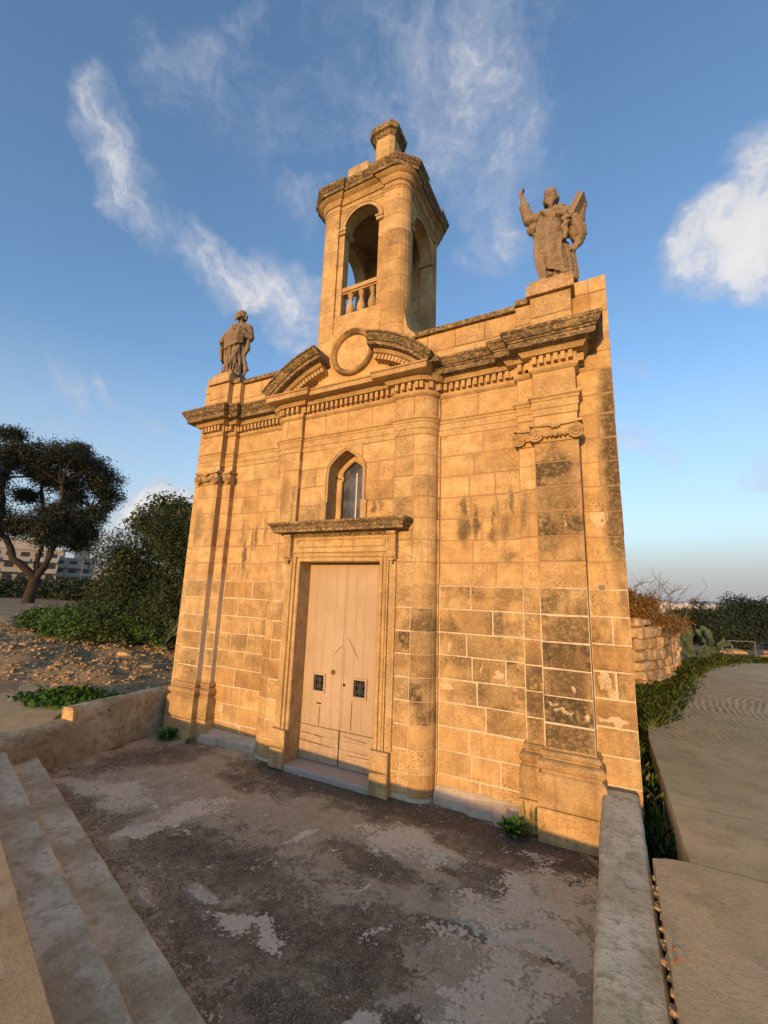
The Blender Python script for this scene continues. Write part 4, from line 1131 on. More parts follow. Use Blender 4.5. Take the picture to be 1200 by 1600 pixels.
# ================================================================== GROUND
def smooth01(x): x = np.clip(x, 0, 1); return x*x*(3-2*x)
def vnoise(x, y, s, seed=0):
    """cheap value noise"""
    r = np.random.default_rng(seed); n = 128; tab = r.random((n, n))
    xi = np.floor(x*s).astype(int); yi = np.floor(y*s).astype(int); fx = x*s-xi; fy = y*s-yi
    fx = fx*fx*(3-2*fx); fy = fy*fy*(3-2*fy)
    a = tab[xi % n, yi % n]; b = tab[(xi+1) % n, yi % n]; c = tab[xi % n, (yi+1) % n]; d = tab[(xi+1) % n, (yi+1) % n]
    return (a*(1-fx)+b*fx)*(1-fy)+(c*(1-fx)+d*fx)*fy
def ground_h(x, y):
    x = np.asarray(x, float); y = np.asarray(y, float)
    h = np.full(np.broadcast(x, y).shape, .40)
    # left: stony bank rising towards the bushes
    lw = smooth01((-6.9-x)/1.5)
    bank = .30*smooth01((-7.5-x+ .35*(y+1))/4.0)*smooth01((y+2.6)/2.5)*smooth01((70+x)/30)
    bump = (vnoise(x, y, 1.3, 1)-.5)*.16+(vnoise(x, y, 3.7, 2)-.5)*.10+(vnoise(x, y, 9.0, 3)-.5)*.05
    nearb = smooth01((30-np.hypot(x+8, y))/20)
    h = h+lw*(bank+bump*nearb*smooth01((y+1.6)/.8))+lw*.05
    # right and behind: verge
    rb = smooth01((x-.9)/.5)*0
    vb = ((vnoise(x, y, 2.3, 5)-.5)*.12)*smooth01((y-6)/2)*smooth01((40-np.hypot(x, y))/20)
    h = h+vb+rb
    # behind on the right the land falls to the plain, the hills rise at the horizon
    ang = np.arctan2(x, y); dist = np.hypot(x, y)
    drop = smooth01((dist-17)/60)*smooth01((ang+.55)/.35)
    h = h-drop*(9+10*smooth01((dist-80)/500))
    lfar = smooth01((dist-200)/900)*(1-smooth01((ang+.55)/.35)); h = h-lfar*14
    hills = smooth01((dist-2600)/2200)*(10+26*vnoise(x, y, 1/900., 8)+18*smooth01((ang+.2)/.5)); h = h+hills
    # pit under forecourt, steps, gutter and chapel
    pit = (x > -6.62) & (x < .40) & (y > -9) & (y < 6.3)
    h = np.where(pit, -.55, h)
    return h
def axis(vals): return np.array(sorted(set(np.round(vals, 4))))
xs = axis(list(-6.62-np.concatenate([[0.02], np.arange(.15, 14, .16), 14+np.geomspace(.3, 9000, 46)])) + [-6.61, .39, .42] + list(np.arange(-6, .3, 1.0)) + list(.42+np.concatenate([np.arange(.2, 8, .25), 8+np.geomspace(.3, 9000, 44)])))
ys = axis(list(-9-np.geomspace(.05, 400, 12)) + [-8.99, 6.29, 6.31] + list(np.arange(-8.8, 6.2, .16)) + list(6.31+np.concatenate([np.arange(.2, 14, .3), 14+np.geomspace(.4, 9000, 50)])))
GX, GY = np.meshgrid(xs, ys, indexing='ij'); GZ = ground_h(GX, GY)
def grid_mesh(name, GX, GY, GZ, mat, kind='structure', attrs_=None, smooth=True, mask=None):
    nx, ny = GX.shape; co = np.stack([GX, GY, GZ], -1).reshape(-1, 3)
    i = np.arange(nx*ny).reshape(nx, ny)
    q = np.stack([i[:-1, :-1], i[1:, :-1], i[1:, 1:], i[:-1, 1:]], -1)
    if mask is not None: q = q[mask[:-1, :-1] & mask[1:, :-1] & mask[1:, 1:] & mask[:-1, 1:]]
    q = q.reshape(-1, 4)
    me = bpy.data.meshes.new(name); me.vertices.add(len(co)); me.vertices.foreach_set('co', co.ravel())
    me.loops.add(len(q)*4); me.loops.foreach_set('vertex_index', q.ravel().astype(np.int32))
    me.polygons.add(len(q)); me.polygons.foreach_set('loop_start', np.arange(0, len(q)*4, 4, dtype=np.int32)); me.polygons.foreach_set('loop_total', np.full(len(q), 4, np.int32))
    me.update(calc_edges=True); me.validate()
    if smooth: me.polygons.foreach_set('use_smooth', [True]*len(me.polygons))
    for k, v in (attrs_ or {}).items():
        a = me.attributes.new(k, 'FLOAT', 'POINT'); a.data.foreach_set('value', np.asarray(v, np.float32).ravel())
    return link(name, me, mat, None, kind)
grid_mesh('ground', GX, GY, GZ, M['dirt'])

# forecourt: a worn concrete sheet with real hollows and screed patches
DARK = [(-2.67,-0.36,-1.69,-0.10,0.29,-0.29),(-0.91,-0.59,-0.73,-0.01,-0.00,-0.27),(-0.36,-0.86,0.18,0.02,-0.03,-0.22),(-3.15,-2.00,-0.97,-0.12,-0.14,0.26),(-2.14,-2.39,-0.88,-0.17,-0.01,0.35),(-1.55,-2.23,-0.35,-0.14,-0.12,0.39),(-0.93,-1.11,0.34,-0.01,0.01,0.30),(-1.02,-1.77,0.33,0.04,-0.01,0.09),(-0.51,-1.62,0.15,-0.02,0.01,0.11),(-1.70,-2.72,-0.46,-0.13,-0.04,0.16),(-1.88,-1.34,-0.49,0.04,-0.04,0.19),(-5.53,-0.82,-0.36,-0.63,0.36,-0.16),(-6.39,-1.09,-0.05,-0.46,0.16,0.26),(-4.00,-0.80,-0.46,-0.08,0.36,-0.16),(-1.39,-1.10,-0.19,0.04,0.09,-0.09),(-1.13,-2.53,-0.36,-0.19,0.01,0.15)]
LIGHT = [(-0.55,-1.25,-0.48,0.22,0.31,0.80),(-1.77,-0.94,-0.52,-0.06,-0.04,0.23),(-0.67,-2.03,-0.32,-0.09,0.18,0.60),(-2.31,-2.43,-0.34,0.03,0.03,0.12),(-3.93,-1.73,-0.09,-0.58,0.28,0.15),(-4.99,-1.73,-0.75,-0.08,0.14,0.28),(-1.31,-2.62,-0.12,-0.07,0.02,0.10),(-1.81,-1.68,-0.13,-0.24,0.05,0.12),(-2.77,-2.30,0.13,-0.02,0.02,0.06),(-3.10,-2.57,0.20,-0.07,0.03,0.05),(-0.59,-0.56,-0.16,0.01,0.11,-0.04),(-2.63,-1.34,-0.13,-0.20,0.04,0.15)]
def blobs(X, Y, lst, k=1.0):
    out = np.zeros_like(X)
    for cx, cy, ax, ay, bx, by in lst:
        det = ax*by-ay*bx
        if abs(det) < 1e-6: continue
        dx, dy = X-cx, Y-cy
        u = (dx*by-dy*bx)/det; v = (ax*dy-ay*dx)/det
        out = np.maximum(out, smooth01(1.25-np.sqrt(u*u+v*v)*.8))
    return out
fx, fy = np.meshgrid(np.arange(-6.65, -.14, .022), np.arange(-4.2, .03, .022), indexing='ij')
wx = fx+(vnoise(fx, fy, 4, 21)-.5)*.22; wy = fy+(vnoise(fx, fy, 4, 22)-.5)*.22
dk = blobs(wx, wy, DARK); lt = blobs(wx, wy, LIGHT)
dk = np.maximum(dk, .50*smooth01((-fy-1.0)/1.0)*smooth01((-.9-fx)/1.2)*(1-lt*.6))
strip = smooth01(1.15-np.abs(wy+.40)/.42)*smooth01((fx+4.9)/1.0); dk = np.maximum(dk, strip*1.35); lt = lt*(1-.8*np.clip(strip, 0, 1))
fz = -.03+(vnoise(fx, fy, 1.1, 31)-.5)*.03+(vnoise(fx, fy, 6, 32)-.5)*.010+.006*(lt > .45)*(dk < .5)-.006*dk
dk = dk*(1-.75*(blobs(wx, wy, LIGHT[:1]+LIGHT[2:3]) > .3)*(blobs(wx, wy, DARK[6:9]+DARK[1:3]) < .25))
grid_mesh('forecourt', fx, fy, fz, M['forecourt'], attrs_={'dark': dk, 'pale': lt})

# steps down from the path, each a long concrete slab
def step_line(y_at2, x): return y_at2 - .275*(x+2)
def step(name, y_front, depth, z0, z1, xl, xr=-.17, mat='step', label=None):
    mb = MB(); n = 60; edge = []
    for i in range(n+1):
        x = xl+(xr-xl)*i/n; edge.append((x, step_line(y_front, x)+(mnoise.noise(Vector((x*5, y_front*7, 0))))*.010))
    rows = [(0, z0), (0, z1-.014), (-.012, z1), (-.12, z1+.002), (-depth, z1)]
    vs = []
    for dy, z in rows: vs += [(x, y+dy, z+(mnoise.noise(Vector((x*3, dy*9, y_front)))*.006 if z == z1 else 0)) for x, y in edge]
    fs = [(r*(n+1)+i, r*(n+1)+i+1, (r+1)*(n+1)+i+1, (r+1)*(n+1)+i) for r in range(len(rows)-1) for i in range(n)]
    mb.add(vs, fs)
    return mb.obj(name, M[mat], None, 'structure', smooth=40, fix=True)
stp = empty('steps', (-3.5, -3.2, 0)); stp['kind'] = 'structure'
for yf, z0, z1 in ((-3.13, -.2, .17), (-3.47, .0, .34)):
    o = step('step_tread', yf, .42, z0, z1, -6.35); o.parent = stp; o.location = -stp.location; del o['kind']
# path the viewer stands on and the slabs to its right
def slab(name, poly, z, mat, thick=.5, div=None, kind='structure', parent=None):
    """flat slab with a finely divided, slightly uneven edge"""
    pts = []
    for (a, b) in zip(poly, poly[1:]+poly[:1]):
        L = math.hypot(b[0]-a[0], b[1]-a[1]); n = max(1, min(80, int(L/.12)))
        for i in range(n):
            x, y = a[0]+(b[0]-a[0])*i/n, a[1]+(b[1]-a[1])*i/n
            k = .008 if (abs(x) < 12 and abs(y) < 14) else 0
            pts.append((x+mnoise.noise(Vector((x*6, y*6, 1)))*k, y+mnoise.noise(Vector((x*6, y*6, 5)))*k))
    mb = MB(); n = len(pts)
    cx = sum(p[0] for p in pts)/n; cy = sum(p[1] for p in pts)/n
    def ins(p, d):
        l = math.hypot(p[0]-cx, p[1]-cy); return (p[0]+(cx-p[0])/l*d, p[1]+(cy-p[1])/l*d)
    vs = [(x, y, z-thick) for x, y in pts]+[(x, y, z-.005) for x, y in pts]+[(*ins(p, .005), z) for p in pts]
    mb.add(vs, [tuple(range(2*n, 3*n))]+[(r*n+i, r*n+(i+1) % n, (r+1)*n+(i+1) % n, (r+1)*n+i) for r in range(2) for i in range(n)])
    return mb.obj(name, M[mat], parent, kind, fix=True)
slab('path', [(-6.35, step_line(-3.79, -6.35)), (-.17, step_line(-3.79, -.17)), (-.17, -4.29), (.14, -4.29), (3.9, -4.3), (9, -6.5), (9, -12), (-16, -12), (-16, -4.6), (-8.5, -3.3)], .51, 'terrace')
pr = empty('concrete_path', (1.5, 0, .4)); pr['kind'] = 'structure'
for poly, z in (([(.155, -4.27), (3.8, -4.27), (3.4, -1.25), (.37, -1.25), (.26, -1.27), (.155, -1.32)], .557),
             ([(.37, -1.246), (3.4, -1.246), (3.1, -.36), (.362, -.30)], .554),
             ([(.362, -.29), (3.1, -.35), (2.6, 1.70), (.335, 1.64)], .551)):
    o = slab('path_slab', poly, z, 'path', .45, parent=pr, kind=None)
# ribbed concrete lane running back past the chapel and turning away
lane = [(.34, 1.665), (2.6, 1.725), (4.4, 3.2), (6.2, 6.2), (9.5, 10.2), (20, 16), (19, 19), (8, 14.2), (5.0, 12.6), (3.3, 11.6), (2.2, 9.6), (1.6, 7.2), (1.15, 5.3), (.85, 4.0), (.62, 2.9), (.36, 2.2)]
slab('ribbed_lane', lane, .547, 'path', .30)
# terrace slab at the left
slab('terrace', [(-6.22, -2.30), (-6.28, -1.87), (-6.62, -1.62), (-6.72, -1.50), (-7.1, -1.30), (-8.6, -.95), (-11, -.85), (-24, -2.5), (-24, -9), (-6.06, -3.6)], .47, 'terrace', .6)
slab('road', [(-75, 27), (-95, 12), (-60, 4), (-47, 9.5), (-46, 17), (-50, 24), (-60, 40), (-70, 42)], .72, 'road', .2)

# low plastered wall left of the chapel, forecourt side in shade
def wall_loft(name, A, B, w_, zb, zt0, zt1, mat, n=30, seed=0, parent=None, rough=.02, round_=.03):
    """low wall whose inner face runs from A to B; thickness w_ to the left of the run"""
    A, B = Vector(A), Vector(B); d = (B-A).normalized(); nn = Vector((-d.y, d.x))
    mb = MB(); prof = lambda zt: [(0, zb), (0, zb+(zt-zb)*.33), (0, zb+(zt-zb)*.66), (.0, zt-round_), (round_*.9, zt), (w_*.5, zt+.012), (w_-round_, zt), (w_, zt-round_), (w_, zb)]
    vs = []; m = 9
    for i in range(n+1):
        p = A.lerp(B, i/n); zt = zt0+(zt1-zt0)*i/n
        for k, (o, z) in enumerate(prof(zt)):
            q = p+nn*o; v = mnoise.noise_vector(Vector((q.x*3+seed, q.y*3, z*4)))*rough
            vs.append((q.x+v.x, q.y+v.y, z+v.z*(.7 if z > zb+.05 else 0)))
    fs = [(i*m+k, (i+1)*m+k, (i+1)*m+k+1, i*m+k+1) for i in range(n) for k in range(m-1)]+[tuple(range(m)), tuple(reversed(range(n*m, (n+1)*m)))]
    mb.add(vs, fs, tint=0, grime=.3)
    return mb.obj(name, mat, parent, smooth=50, fix=True)
lw_ = tag(empty('low_wall', (-6.4, -1, 0)), 'low grey plastered wall with worn top running from the left corner of the chapel to the steps', 'wall')
wall_loft('wall_body', (-6.20, -1.58), (-6.40, -.02), .30, -.06, .60, .585, M['plaster'], parent=lw_)
wall_loft('wall_foot', (-5.82, -4.0), (-6.19, -1.57), .28, -.06, .478, .476, M['plaster'], parent=lw_, seed=4)
mb = MB(); mb.rock((-6.31, -1.60, .53), (.10, .07, .085), .1, .12, tint=.3); mb.obj('end_stone', M['stone'], lw_)

# parapet right of the forecourt: concrete-topped wall
pw = tag(empty('parapet_wall', (0, -2, 0)), 'long grey concrete parapet running from the right corner of the chapel towards the viewer', 'wall')
mb = MB(); n = 70; vs = []
for i in range(n+1):
    y = -4.6+(4.6-.13)*i/n; xl = -.168-.004*sin(y*5); xr_ = .138+.03*smooth01((-y-3)/2)
    for x, z in ((xl, -.1), (xl, .47), (xl+.02, .495), ((xl+xr_)/2, .50), (xr_-.02, .495), (xr_, .47), (xr_, -.5)):
        v = mnoise.noise_vector(Vector((x*7, y*4, z*3)))*.006; vs.append((x+v.x, y, z+v.z))
fs = [(i*7+k, (i+1)*7+k, (i+1)*7+k+1, i*7+k+1) for i in range(n) for k in range(6)]+[tuple(range(7)), tuple(reversed(range(n*7, (n+1)*7)))]
mb.add(vs, fs); mb.obj('coping', M['coping'], pw, smooth=45, fix=True)
mb = MB()
for i in range(60):
    y = -1.5-i*.045; mb.rock((.150+random.uniform(-.01, .02), y+random.uniform(-.03, .03), .515+random.uniform(0, .03)), (random.uniform(.004, .015), random.uniform(.006, .026), random.uniform(.004, .014)), random.random()*3, .25, tint=random.uniform(-1, 1), grime=.4)
tag(mb.obj('loose_mortar_crumbs', M['rubble']), 'pale crumbs of broken mortar in the joint beside the grey concrete parapet', 'rubble', kind='stuff')
# things in the gutter
mb = MB(); mb.tube([(.30, -.75, .25), (.265, -.92, .36), (.225, -1.08, .40)], .030, 14); mb.tube([(.27, -.90, .35), (.25, -.98, .385)], .036, 14)
tag(mb.obj('drain_pipe', M['pipe'], smooth=50), 'white plastic drain pipe end poking out of the gutter beside the parapet', 'pipe')
mb = MB(); P_ = [(.18+.01*sin(k*2.1), -2.13-.045*k*.5, .555+.01*sin(k*1.7)) for k in range(7)]; mb.tube(P_, .0035, 6); mb.tube([(.19, -2.2, .565), (.215, -2.23, .57), (.235, -2.235, .562)], .0015, 5)
tag(mb.obj('cord', M['rope'], smooth=50), 'short orange cord lying on the concrete beside the parapet', 'cord')

# ================================================================== VEGETATION
def leaf_mesh(name, centers, radii, n, size, aspect, mat, parent=None, clump=14, cl_r=.16, shell=.55, seed=0, droop=0.0, kind=None, floor=None, up=.35, inner=.12):
    """leaf-sized faces grouped in clumps spread through ellipsoids"""
    r = np.random.default_rng(seed); C_ = np.array(centers, float); Rr = np.array(radii, float)
    if Rr.ndim == 1: Rr = np.repeat(Rr[:, None], 3, 1)
    vol = (Rr.prod(1))**(2/3.); pr_ = vol/vol.sum(); nc = max(1, n//clump)
    which = r.choice(len(C_), nc, p=pr_); d = r.normal(size=(nc, 3)); d /= np.linalg.norm(d, axis=1)[:, None]
    rad = shell+(1-shell)*r.random(nc)**.8; low = r.random(nc) < inner; rad[low] = r.random(low.sum())*shell
    cc = C_[which]+d*Rr[which]*rad[:, None]
    lp_ = np.repeat(cc, clump, 0)+r.normal(size=(nc*clump, 3))*cl_r*np.array([1, 1, .75])
    out = np.repeat(d, clump, 0); N = len(lp_)
    tt = np.repeat(r.uniform(-1, .6, nc), clump)+r.uniform(-.35, .4, N)
    nrm_ = r.normal(size=(N, 3))*.8+out*.6+np.array([0, 0, up]); nrm_ /= np.linalg.norm(nrm_, axis=1)[:, None]
    ax = r.normal(size=(N, 3))+out*.5+np.array([0, 0, -droop]); ax -= nrm_*(ax*nrm_).sum(1)[:, None]; ax /= np.linalg.norm(ax, axis=1)[:, None]+1e-9
    bx = np.cross(nrm_, ax); s = size*r.uniform(.6, 1.35, N)[:, None]
    if floor is not None:
        k = lp_[:, 2] > floor; lp_, ax, bx, s, tt, nrm_ = lp_[k], ax[k], bx[k], s[k], tt[k], nrm_[k]; N = len(lp_)
    bend = nrm_*s*.12
    v = np.stack([lp_-ax*s*.5, lp_+bx*s*.5*aspect+bend, lp_+ax*s*.5-bend*.6, lp_-bx*s*.5*aspect+bend], 1).reshape(-1, 3)
    me = bpy.data.meshes.new(name); me.vertices.add(N*4); me.vertices.foreach_set('co', v.ravel())
    me.loops.add(N*4); me.loops.foreach_set('vertex_index', np.arange(N*4, dtype=np.int32))
    me.polygons.add(N); me.polygons.foreach_set('loop_start', np.arange(0, N*4, 4, dtype=np.int32)); me.polygons.foreach_set('loop_total', np.full(N, 4, np.int32))
    me.update(calc_edges=True)
    a = me.attributes.new('tint', 'FLOAT', 'POINT'); a.data.foreach_set('value', np.repeat(np.clip(tt, -1, 1), 4).astype(np.float32))
    return link(name, me, mat, parent, kind)
def branch(mb, a, b, r0, r1, wob=.1, n=6, seg=7):
    a, b = Vector(a), Vector(b); L = (b-a).length
    pts = [a.lerp(b, i/n)+mnoise.noise_vector(a*3+Vector((i*.6, b.x, b.z)))*wob*L*(sin(pi*i/n)) for i in range(n+1)]
    mb.tube(pts, [r0+(r1-r0)*i/n for i in range(n+1)], seg); return pts
def gz(x, y): return float(ground_h(np.array([x]), np.array([y]))[0])

# the big tree at the left
T0 = Vector((-35.0, 9.9, gz(-35, 9.9)-.1))
tree = tag(empty('tree', T0), 'tall dark umbrella-shaped tree with forked trunk standing beyond the road', 'tree')
mb = MB()
fork = T0+Vector((.2, .1, 1.7)); branch(mb, T0, fork, .38, .30, .05, 5, 10)
right_d = Vector((.42, .90, 0)); RD = right_d.normalized()      # direction that reads as "to the right" from the chapel
tips = []
def cpt(side, up, depth=0): return T0+RD*(side*.72 if side > 0 else side*.9)+Vector((-.9, .42, 0))*depth+Vector((0, 0, up*.93))
limbs = [(fork, cpt(-2.6, 5.2), .27), (fork, cpt(1.4, 4.9), .26), (fork, cpt(.2, 4.6, .8), .2)]
for a, b, r_ in limbs: branch(mb, a, b, r_, r_*.62, .12)
subs = [(limbs[0][1], cpt(-5.5, 8.2), .25), (limbs[0][1], cpt(-2.8, 9.0, 1), .24), (limbs[1][1], cpt(1.0, 9.0, -.8), .25), (limbs[1][1], cpt(3.6, 7.6), .24), (limbs[2][1], cpt(-.6, 9.6, 1.6), .2), (limbs[1][1], cpt(3.2, 5.4, 1), .16)]
for a, b, r_ in subs: branch(mb, a, b, r_, r_*.45, .14)
for a, b, r_ in subs:
    for k in range(5): branch(mb, b, b+Vector((random.uniform(-1.8, 1.8), random.uniform(-1.8, 1.8), random.uniform(.3, 2.4))), r_*.45, .02, .15, 4, 5)
mb.obj('trunk', M['bark_dark'], tree, smooth=60)
cl = [(-4.4, 9.9, 0, 2.4, 1.7), (-2.2, 11.0, .5, 2.5, 1.4), (.6, 11.3, -.5, 2.4, 1.2), (2.6, 11.0, .3, 2.0, 1.2), (4.0, 10.0, 0, 1.8, 1.3), (4.9, 8.9, .6, 1.3, .9), (1.0, 9.6, 1, 2.0, 1.1), (-6.5, 9.2, .2, 2.0, 1.9),
      (-5.6, 6.9, 0, 2.2, 1.6), (-3.4, 6.6, 1, 1.8, 1.3), (1.2, 6.9, .4, 2.0, 1.3), (3.0, 6.4, -.2, 1.8, 1.3), (.2, 5.9, -1, 1.6, 1.1), (2.4, 5.2, .6, 1.4, .8), (4.0, 5.4, .3, .9, .7), (-7.4, 7.4, 0, 1.6, 1.8), (-1.4, 8.2, 1.4, 1.3, .8), (4.3, 7.2, 0, .9, .7), (-1.6, 5.6, .5, 1.6, 1.1), (.8, 4.9, -.6, 1.5, .8), (3.2, 4.6, .2, 1.2, .6), (-3.6, 5.2, .3, 1.6, 1.0), (-.8, 9.8, 0, 1.6, 1.0), (2.2, 8.4, .4, 1.3, .9), (-3.4, 8.4, -.4, 1.3, 1.0), (5.0, 7.9, .2, .7, .5), (1.8, 12.2, .2, 1.0, .6), (-2.8, 12.4, .1, 1.2, .6)]
leaf_mesh('crown', [cpt(c[0], c[1], c[2]) for c in cl], [(c[3]*.86, c[3]*.86, c[4]*.84) for c in cl], 170000, .17, .40, M['leaf_tree'], tree, 26, .26, .35, 3, droop=.6, inner=.5)

def bush(name, label, cat, c, clusters, n, size, aspect, mat, seed, trunk_r=.05, stems=7, group=None, clump=14, cl_r=.15, bark='bark_dark', droop=.2):
    z0 = gz(c[0], c[1]); root = tag(empty(name, (c[0], c[1], z0)), label, cat, group); mb = MB()
    for k in range(stems):
        t = clusters[k % len(clusters)]; branch(mb, (c[0]+random.uniform(-.3, .3), c[1]+random.uniform(-.3, .3), z0-.1), (c[0]+t[0], c[1]+t[1], z0+t[2]), trunk_r, trunk_r*.3, .12, 5, 6)
    mb.obj('stems', M[bark], root, smooth=60)
    leaf_mesh('foliage', [(c[0]+t[0], c[1]+t[1], z0+t[2]) for t in clusters], [(t[3], t[3], t[4]) for t in clusters], n, size, aspect, mat, root, clump, cl_r, .5, seed, droop, floor=z0+.02, inner=.35)
    return root
# big oleander mass beside the chapel and its lighter crown
bush('oleander_bush', 'big dark green oleander bush rising beside the left corner of the chapel', 'bush', (-9.9, 3.1),
     [(-.4, .0, 3.0, .75, .6), (-1.0, -.7, 3.05, .7, .55), (.5, .5, 2.9, .8, .7), (.9, .9, 2.5, .9, 1.0), (-.5, -.4, 2.3, 1.0, .9), (-1.5, -1.3, 2.2, .8, .7), (-1.4, -1.0, 1.5, 1.0, .8), (0, 0, 1.3, 1.4, 1.0), (1.2, .9, 1.2, 1.1, 1.0), (-1.7, -.9, 1.3, .9, .8), (.4, -.8, .8, 1.1, .7), (1.6, .2, .6, .9, .6), (-1.0, -1.2, .7, 1.1, .7), (-2.3, -1.1, .8, .7, .6)],
     90000, .115, .20, M['leaf_bush'], 5, clump=12, cl_r=.12)
bush('citrus_tree', 'yellow-green leafy crown catching the sun above the dark oleander bush', 'small tree', (-12.7, 3.9),
     [(0, 0, 3.95, .75, .55), (.7, .6, 3.7, .7, .5), (-.6, -.3, 3.5, .6, .5), (.2, .2, 2.9, .9, .7)], 9000, .13, .5, M['leaf_bushlit'], 6, .07, 5)
bush('low_shrub', 'bright green low shrub at the foot of the oleander, spreading over the stony bank', 'shrub', (-11.9, 1.6),
     [(0, 0, .50, .9, .55), (-.9, -.2, .36, .7, .38), (.9, .3, .62, .8, .60), (1.7, .6, .55, .8, .5), (-1.6, -.1, .28, .5, .30), (.3, .9, 1.0, .9, .55), (-.6, .8, .7, .7, .5), (1.2, 1.0, 1.1, .8, .5), (2.3, .5, .35, .6, .35)], 34000, .11, .28, M['leaf_hedge'], 7, .03, 6, clump=12, cl_r=.10)
bush('small_shrub', 'small green shrub at the far left edge of the stony bank by the road', 'shrub', (-15.4, 2.2),
     [(0, 0, .30, .7, .34), (-1.1, .2, .24, .6, .25), (.9, .1, .34, .6, .38)], 9000, .11, .35, M['leaf_hedge'], 8, .03, 5, cl_r=.10)
# clipped hedges and dark shrubs beyond, along the road
for k, (x, y, w_, h_) in enumerate(((-44, 16.5, 3.4, 1.5), (-39.5, 16.0, 2.8, 1.7), (-34.5, 16.8, 3.0, 1.9), (-29.5, 15.5, 2.8, 1.8), (-50, 15.0, 3.4, 1.7))):
    bush('roadside_hedge', ['rounded dark hedge beyond the road, second from the left', 'dark hedge just left of the forked tree trunk', 'dark hedge just behind the forked tree trunk', 'dark hedge right of the forked tree trunk, beside the lamp', 'leftmost dark hedge beyond the road'][k], 'hedge', (x, y),
         [(0, 0, h_*.55, w_, h_*.55), (w_*.6, .3, h_*.5, w_*.6, h_*.5), (-w_*.6, -.2, h_*.45, w_*.6, h_*.45)], 5000, .28, .5, M['leaf_dark'], 30+k, .06, 3, 'hedges along the road', 10, .3)

# prickly pears
def pad(mb, base, d, up_, L, W, T=.018):
    """one flattened oval pad growing from base along d; up_ = face normal"""
    d = Vector(d).normalized(); n = Vector(up_); n = (n-d*n.dot(d)).normalized(); s_ = d.cross(n)
    k = 14; ring = []
    for i in range(k):
        a = 2*pi*i/k; u = (1-cos(a))/2; wv = sin(a)*(.62+.38*u); ring.append((u, wv))
    B_ = Vector(base); vs = []
    for off, sc in ((-T*.35, 1), (T*.35, 1), (T, .72), (-T, .72)):
        for u, wv in ring: vs.append(B_+d*(L*((u-.5)*sc+.5))+s_*(W*.5*wv*sc)+n*off)
    fs = [(i, (i+1) % k, k+(i+1) % k, k+i) for i in range(k)]+[(k+i, k+(i+1) % k, 2*k+(i+1) % k, 2*k+i) for i in range(k)]+[(3*k+i, 3*k+(i+1) % k, (i+1) % k, i) for i in range(k)]
    fs += [tuple(range(2*k, 3*k)), tuple(reversed(range(3*k, 4*k)))]
    mb.add(vs, fs); return B_+d*L
def prickly_pear(c, label, n0, L, seed, spread=.8, levels=3):
    z0 = gz(c[0], c[1]); root = tag(empty('prickly_pear', (c[0], c[1], z0)), label, 'cactus'); r = random.Random(seed)
    todo = [((c[0]+r.uniform(-.15, .15)*spread, c[1]+r.uniform(-.15, .15)*spread, z0-.03), Vector((r.uniform(-1, 1)*spread, r.uniform(-1, 1)*spread, 1.0)), 0) for _ in range(n0)]
    while todo:
        b, d, lv = todo.pop(0); l = L*r.uniform(.8, 1.2)*(1-.08*lv)
        mb = MB(); tip = pad(mb, b, d, (r.uniform(-1, 1), -1.2+r.uniform(-.6, .6), r.uniform(-.3, .5)), l, l*r.uniform(.5, .62), .02*L/.3)
        mb.obj('pad', M['cactus'], root, smooth=40, fix=True)
        if lv < levels-1:
            for _ in range(r.choice((1, 2, 2))): todo.append((Vector(tip)-d.normalized()*l*.06, (d.normalized()+Vector((r.uniform(-.9, .9), r.uniform(-.9, .9), r.uniform(-.1, .7)))), lv+1))
    return root
prickly_pear((-9.45, 2.0), 'small prickly pear with flat green pads growing against the left corner of the chapel', 4, .36, 3, 1.0)
prickly_pear((-8.9, 2.3), 'low prickly pear hugging the ground between the chapel corner and the cut log', 3, .30, 14, 1.2, 2)
prickly_pear((2.35, 12.2), 'large grey-green prickly pear behind the rubble wall on the right', 6, .42, 9, .9, 4)
# cut log
lg = tag(empty('log', (-10.9, 2.0, gz(-10.9, 2.0))), 'short sawn log lying on the stony bank under the oleander bush', 'log')
mb = MB(); zl = gz(-10.9, 2.0)+.10; mb.tube([(-10.85, 1.78, zl), (-10.95, 2.6, zl+.03)], [.13, .12], 14); mb.obj('bark', M['bark'], lg, smooth=40)
mb = MB(); mb.tube([(-10.849, 1.775, zl), (-10.85, 1.785, zl)], [.118, .118], 14); mb.obj('sawn_face', M['log'], lg)

# weeds
def weed(c, label, n, L, wd, seed, mat='weed', cat='weed', z=None, tall=False):
    r = random.Random(seed); z0 = gz(c[0], c[1]) if z is None else z
    mb = MB()
    for i in range(n):
        a = r.uniform(0, 2*pi); el = r.uniform(.35, 1.35) if not tall else r.uniform(1.0, 1.5); l = L*r.uniform(.5, 1.1)
        d = Vector((cos(a)*cos(el), sin(a)*cos(el), sin(el))); s_ = Vector((-sin(a), cos(a), 0)); b = Vector((c[0]+r.uniform(-.25, .25)*L, c[1]+r.uniform(-.25, .25)*L, z0))
        p1 = b+d*l*.5; p2 = b+d*l*.8+Vector((0, 0, -l*.08)); p3 = b+d*l+Vector((0, 0, -l*.28)); w_ = wd*l*r.uniform(.7, 1.3)
        t_ = r.uniform(-1, .7)
        mb.add([b, p1-s_*w_*.5, p1+s_*w_*.5, p2-s_*w_*.55, p2+s_*w_*.55, p3], [(0, 1, 2), (1, 3, 4, 2), (3, 5, 4)], tint=t_)
    return tag(mb.obj('weed', M[mat]), label, cat)
weed((-.98, -.30), 'leafy green weed rooted at the foot of the right corner pilaster', 60, .20, .28, 1, z=-.03)
weed((-.80, -.24), 'thin upright weed beside the right corner pilaster base', 26, .34, .022, 2, z=-.03, tall=True)
weed((-6.0, -.36), 'green weed growing at the foot of the left corner pilaster', 60, .22, .30, 3, z=-.03)
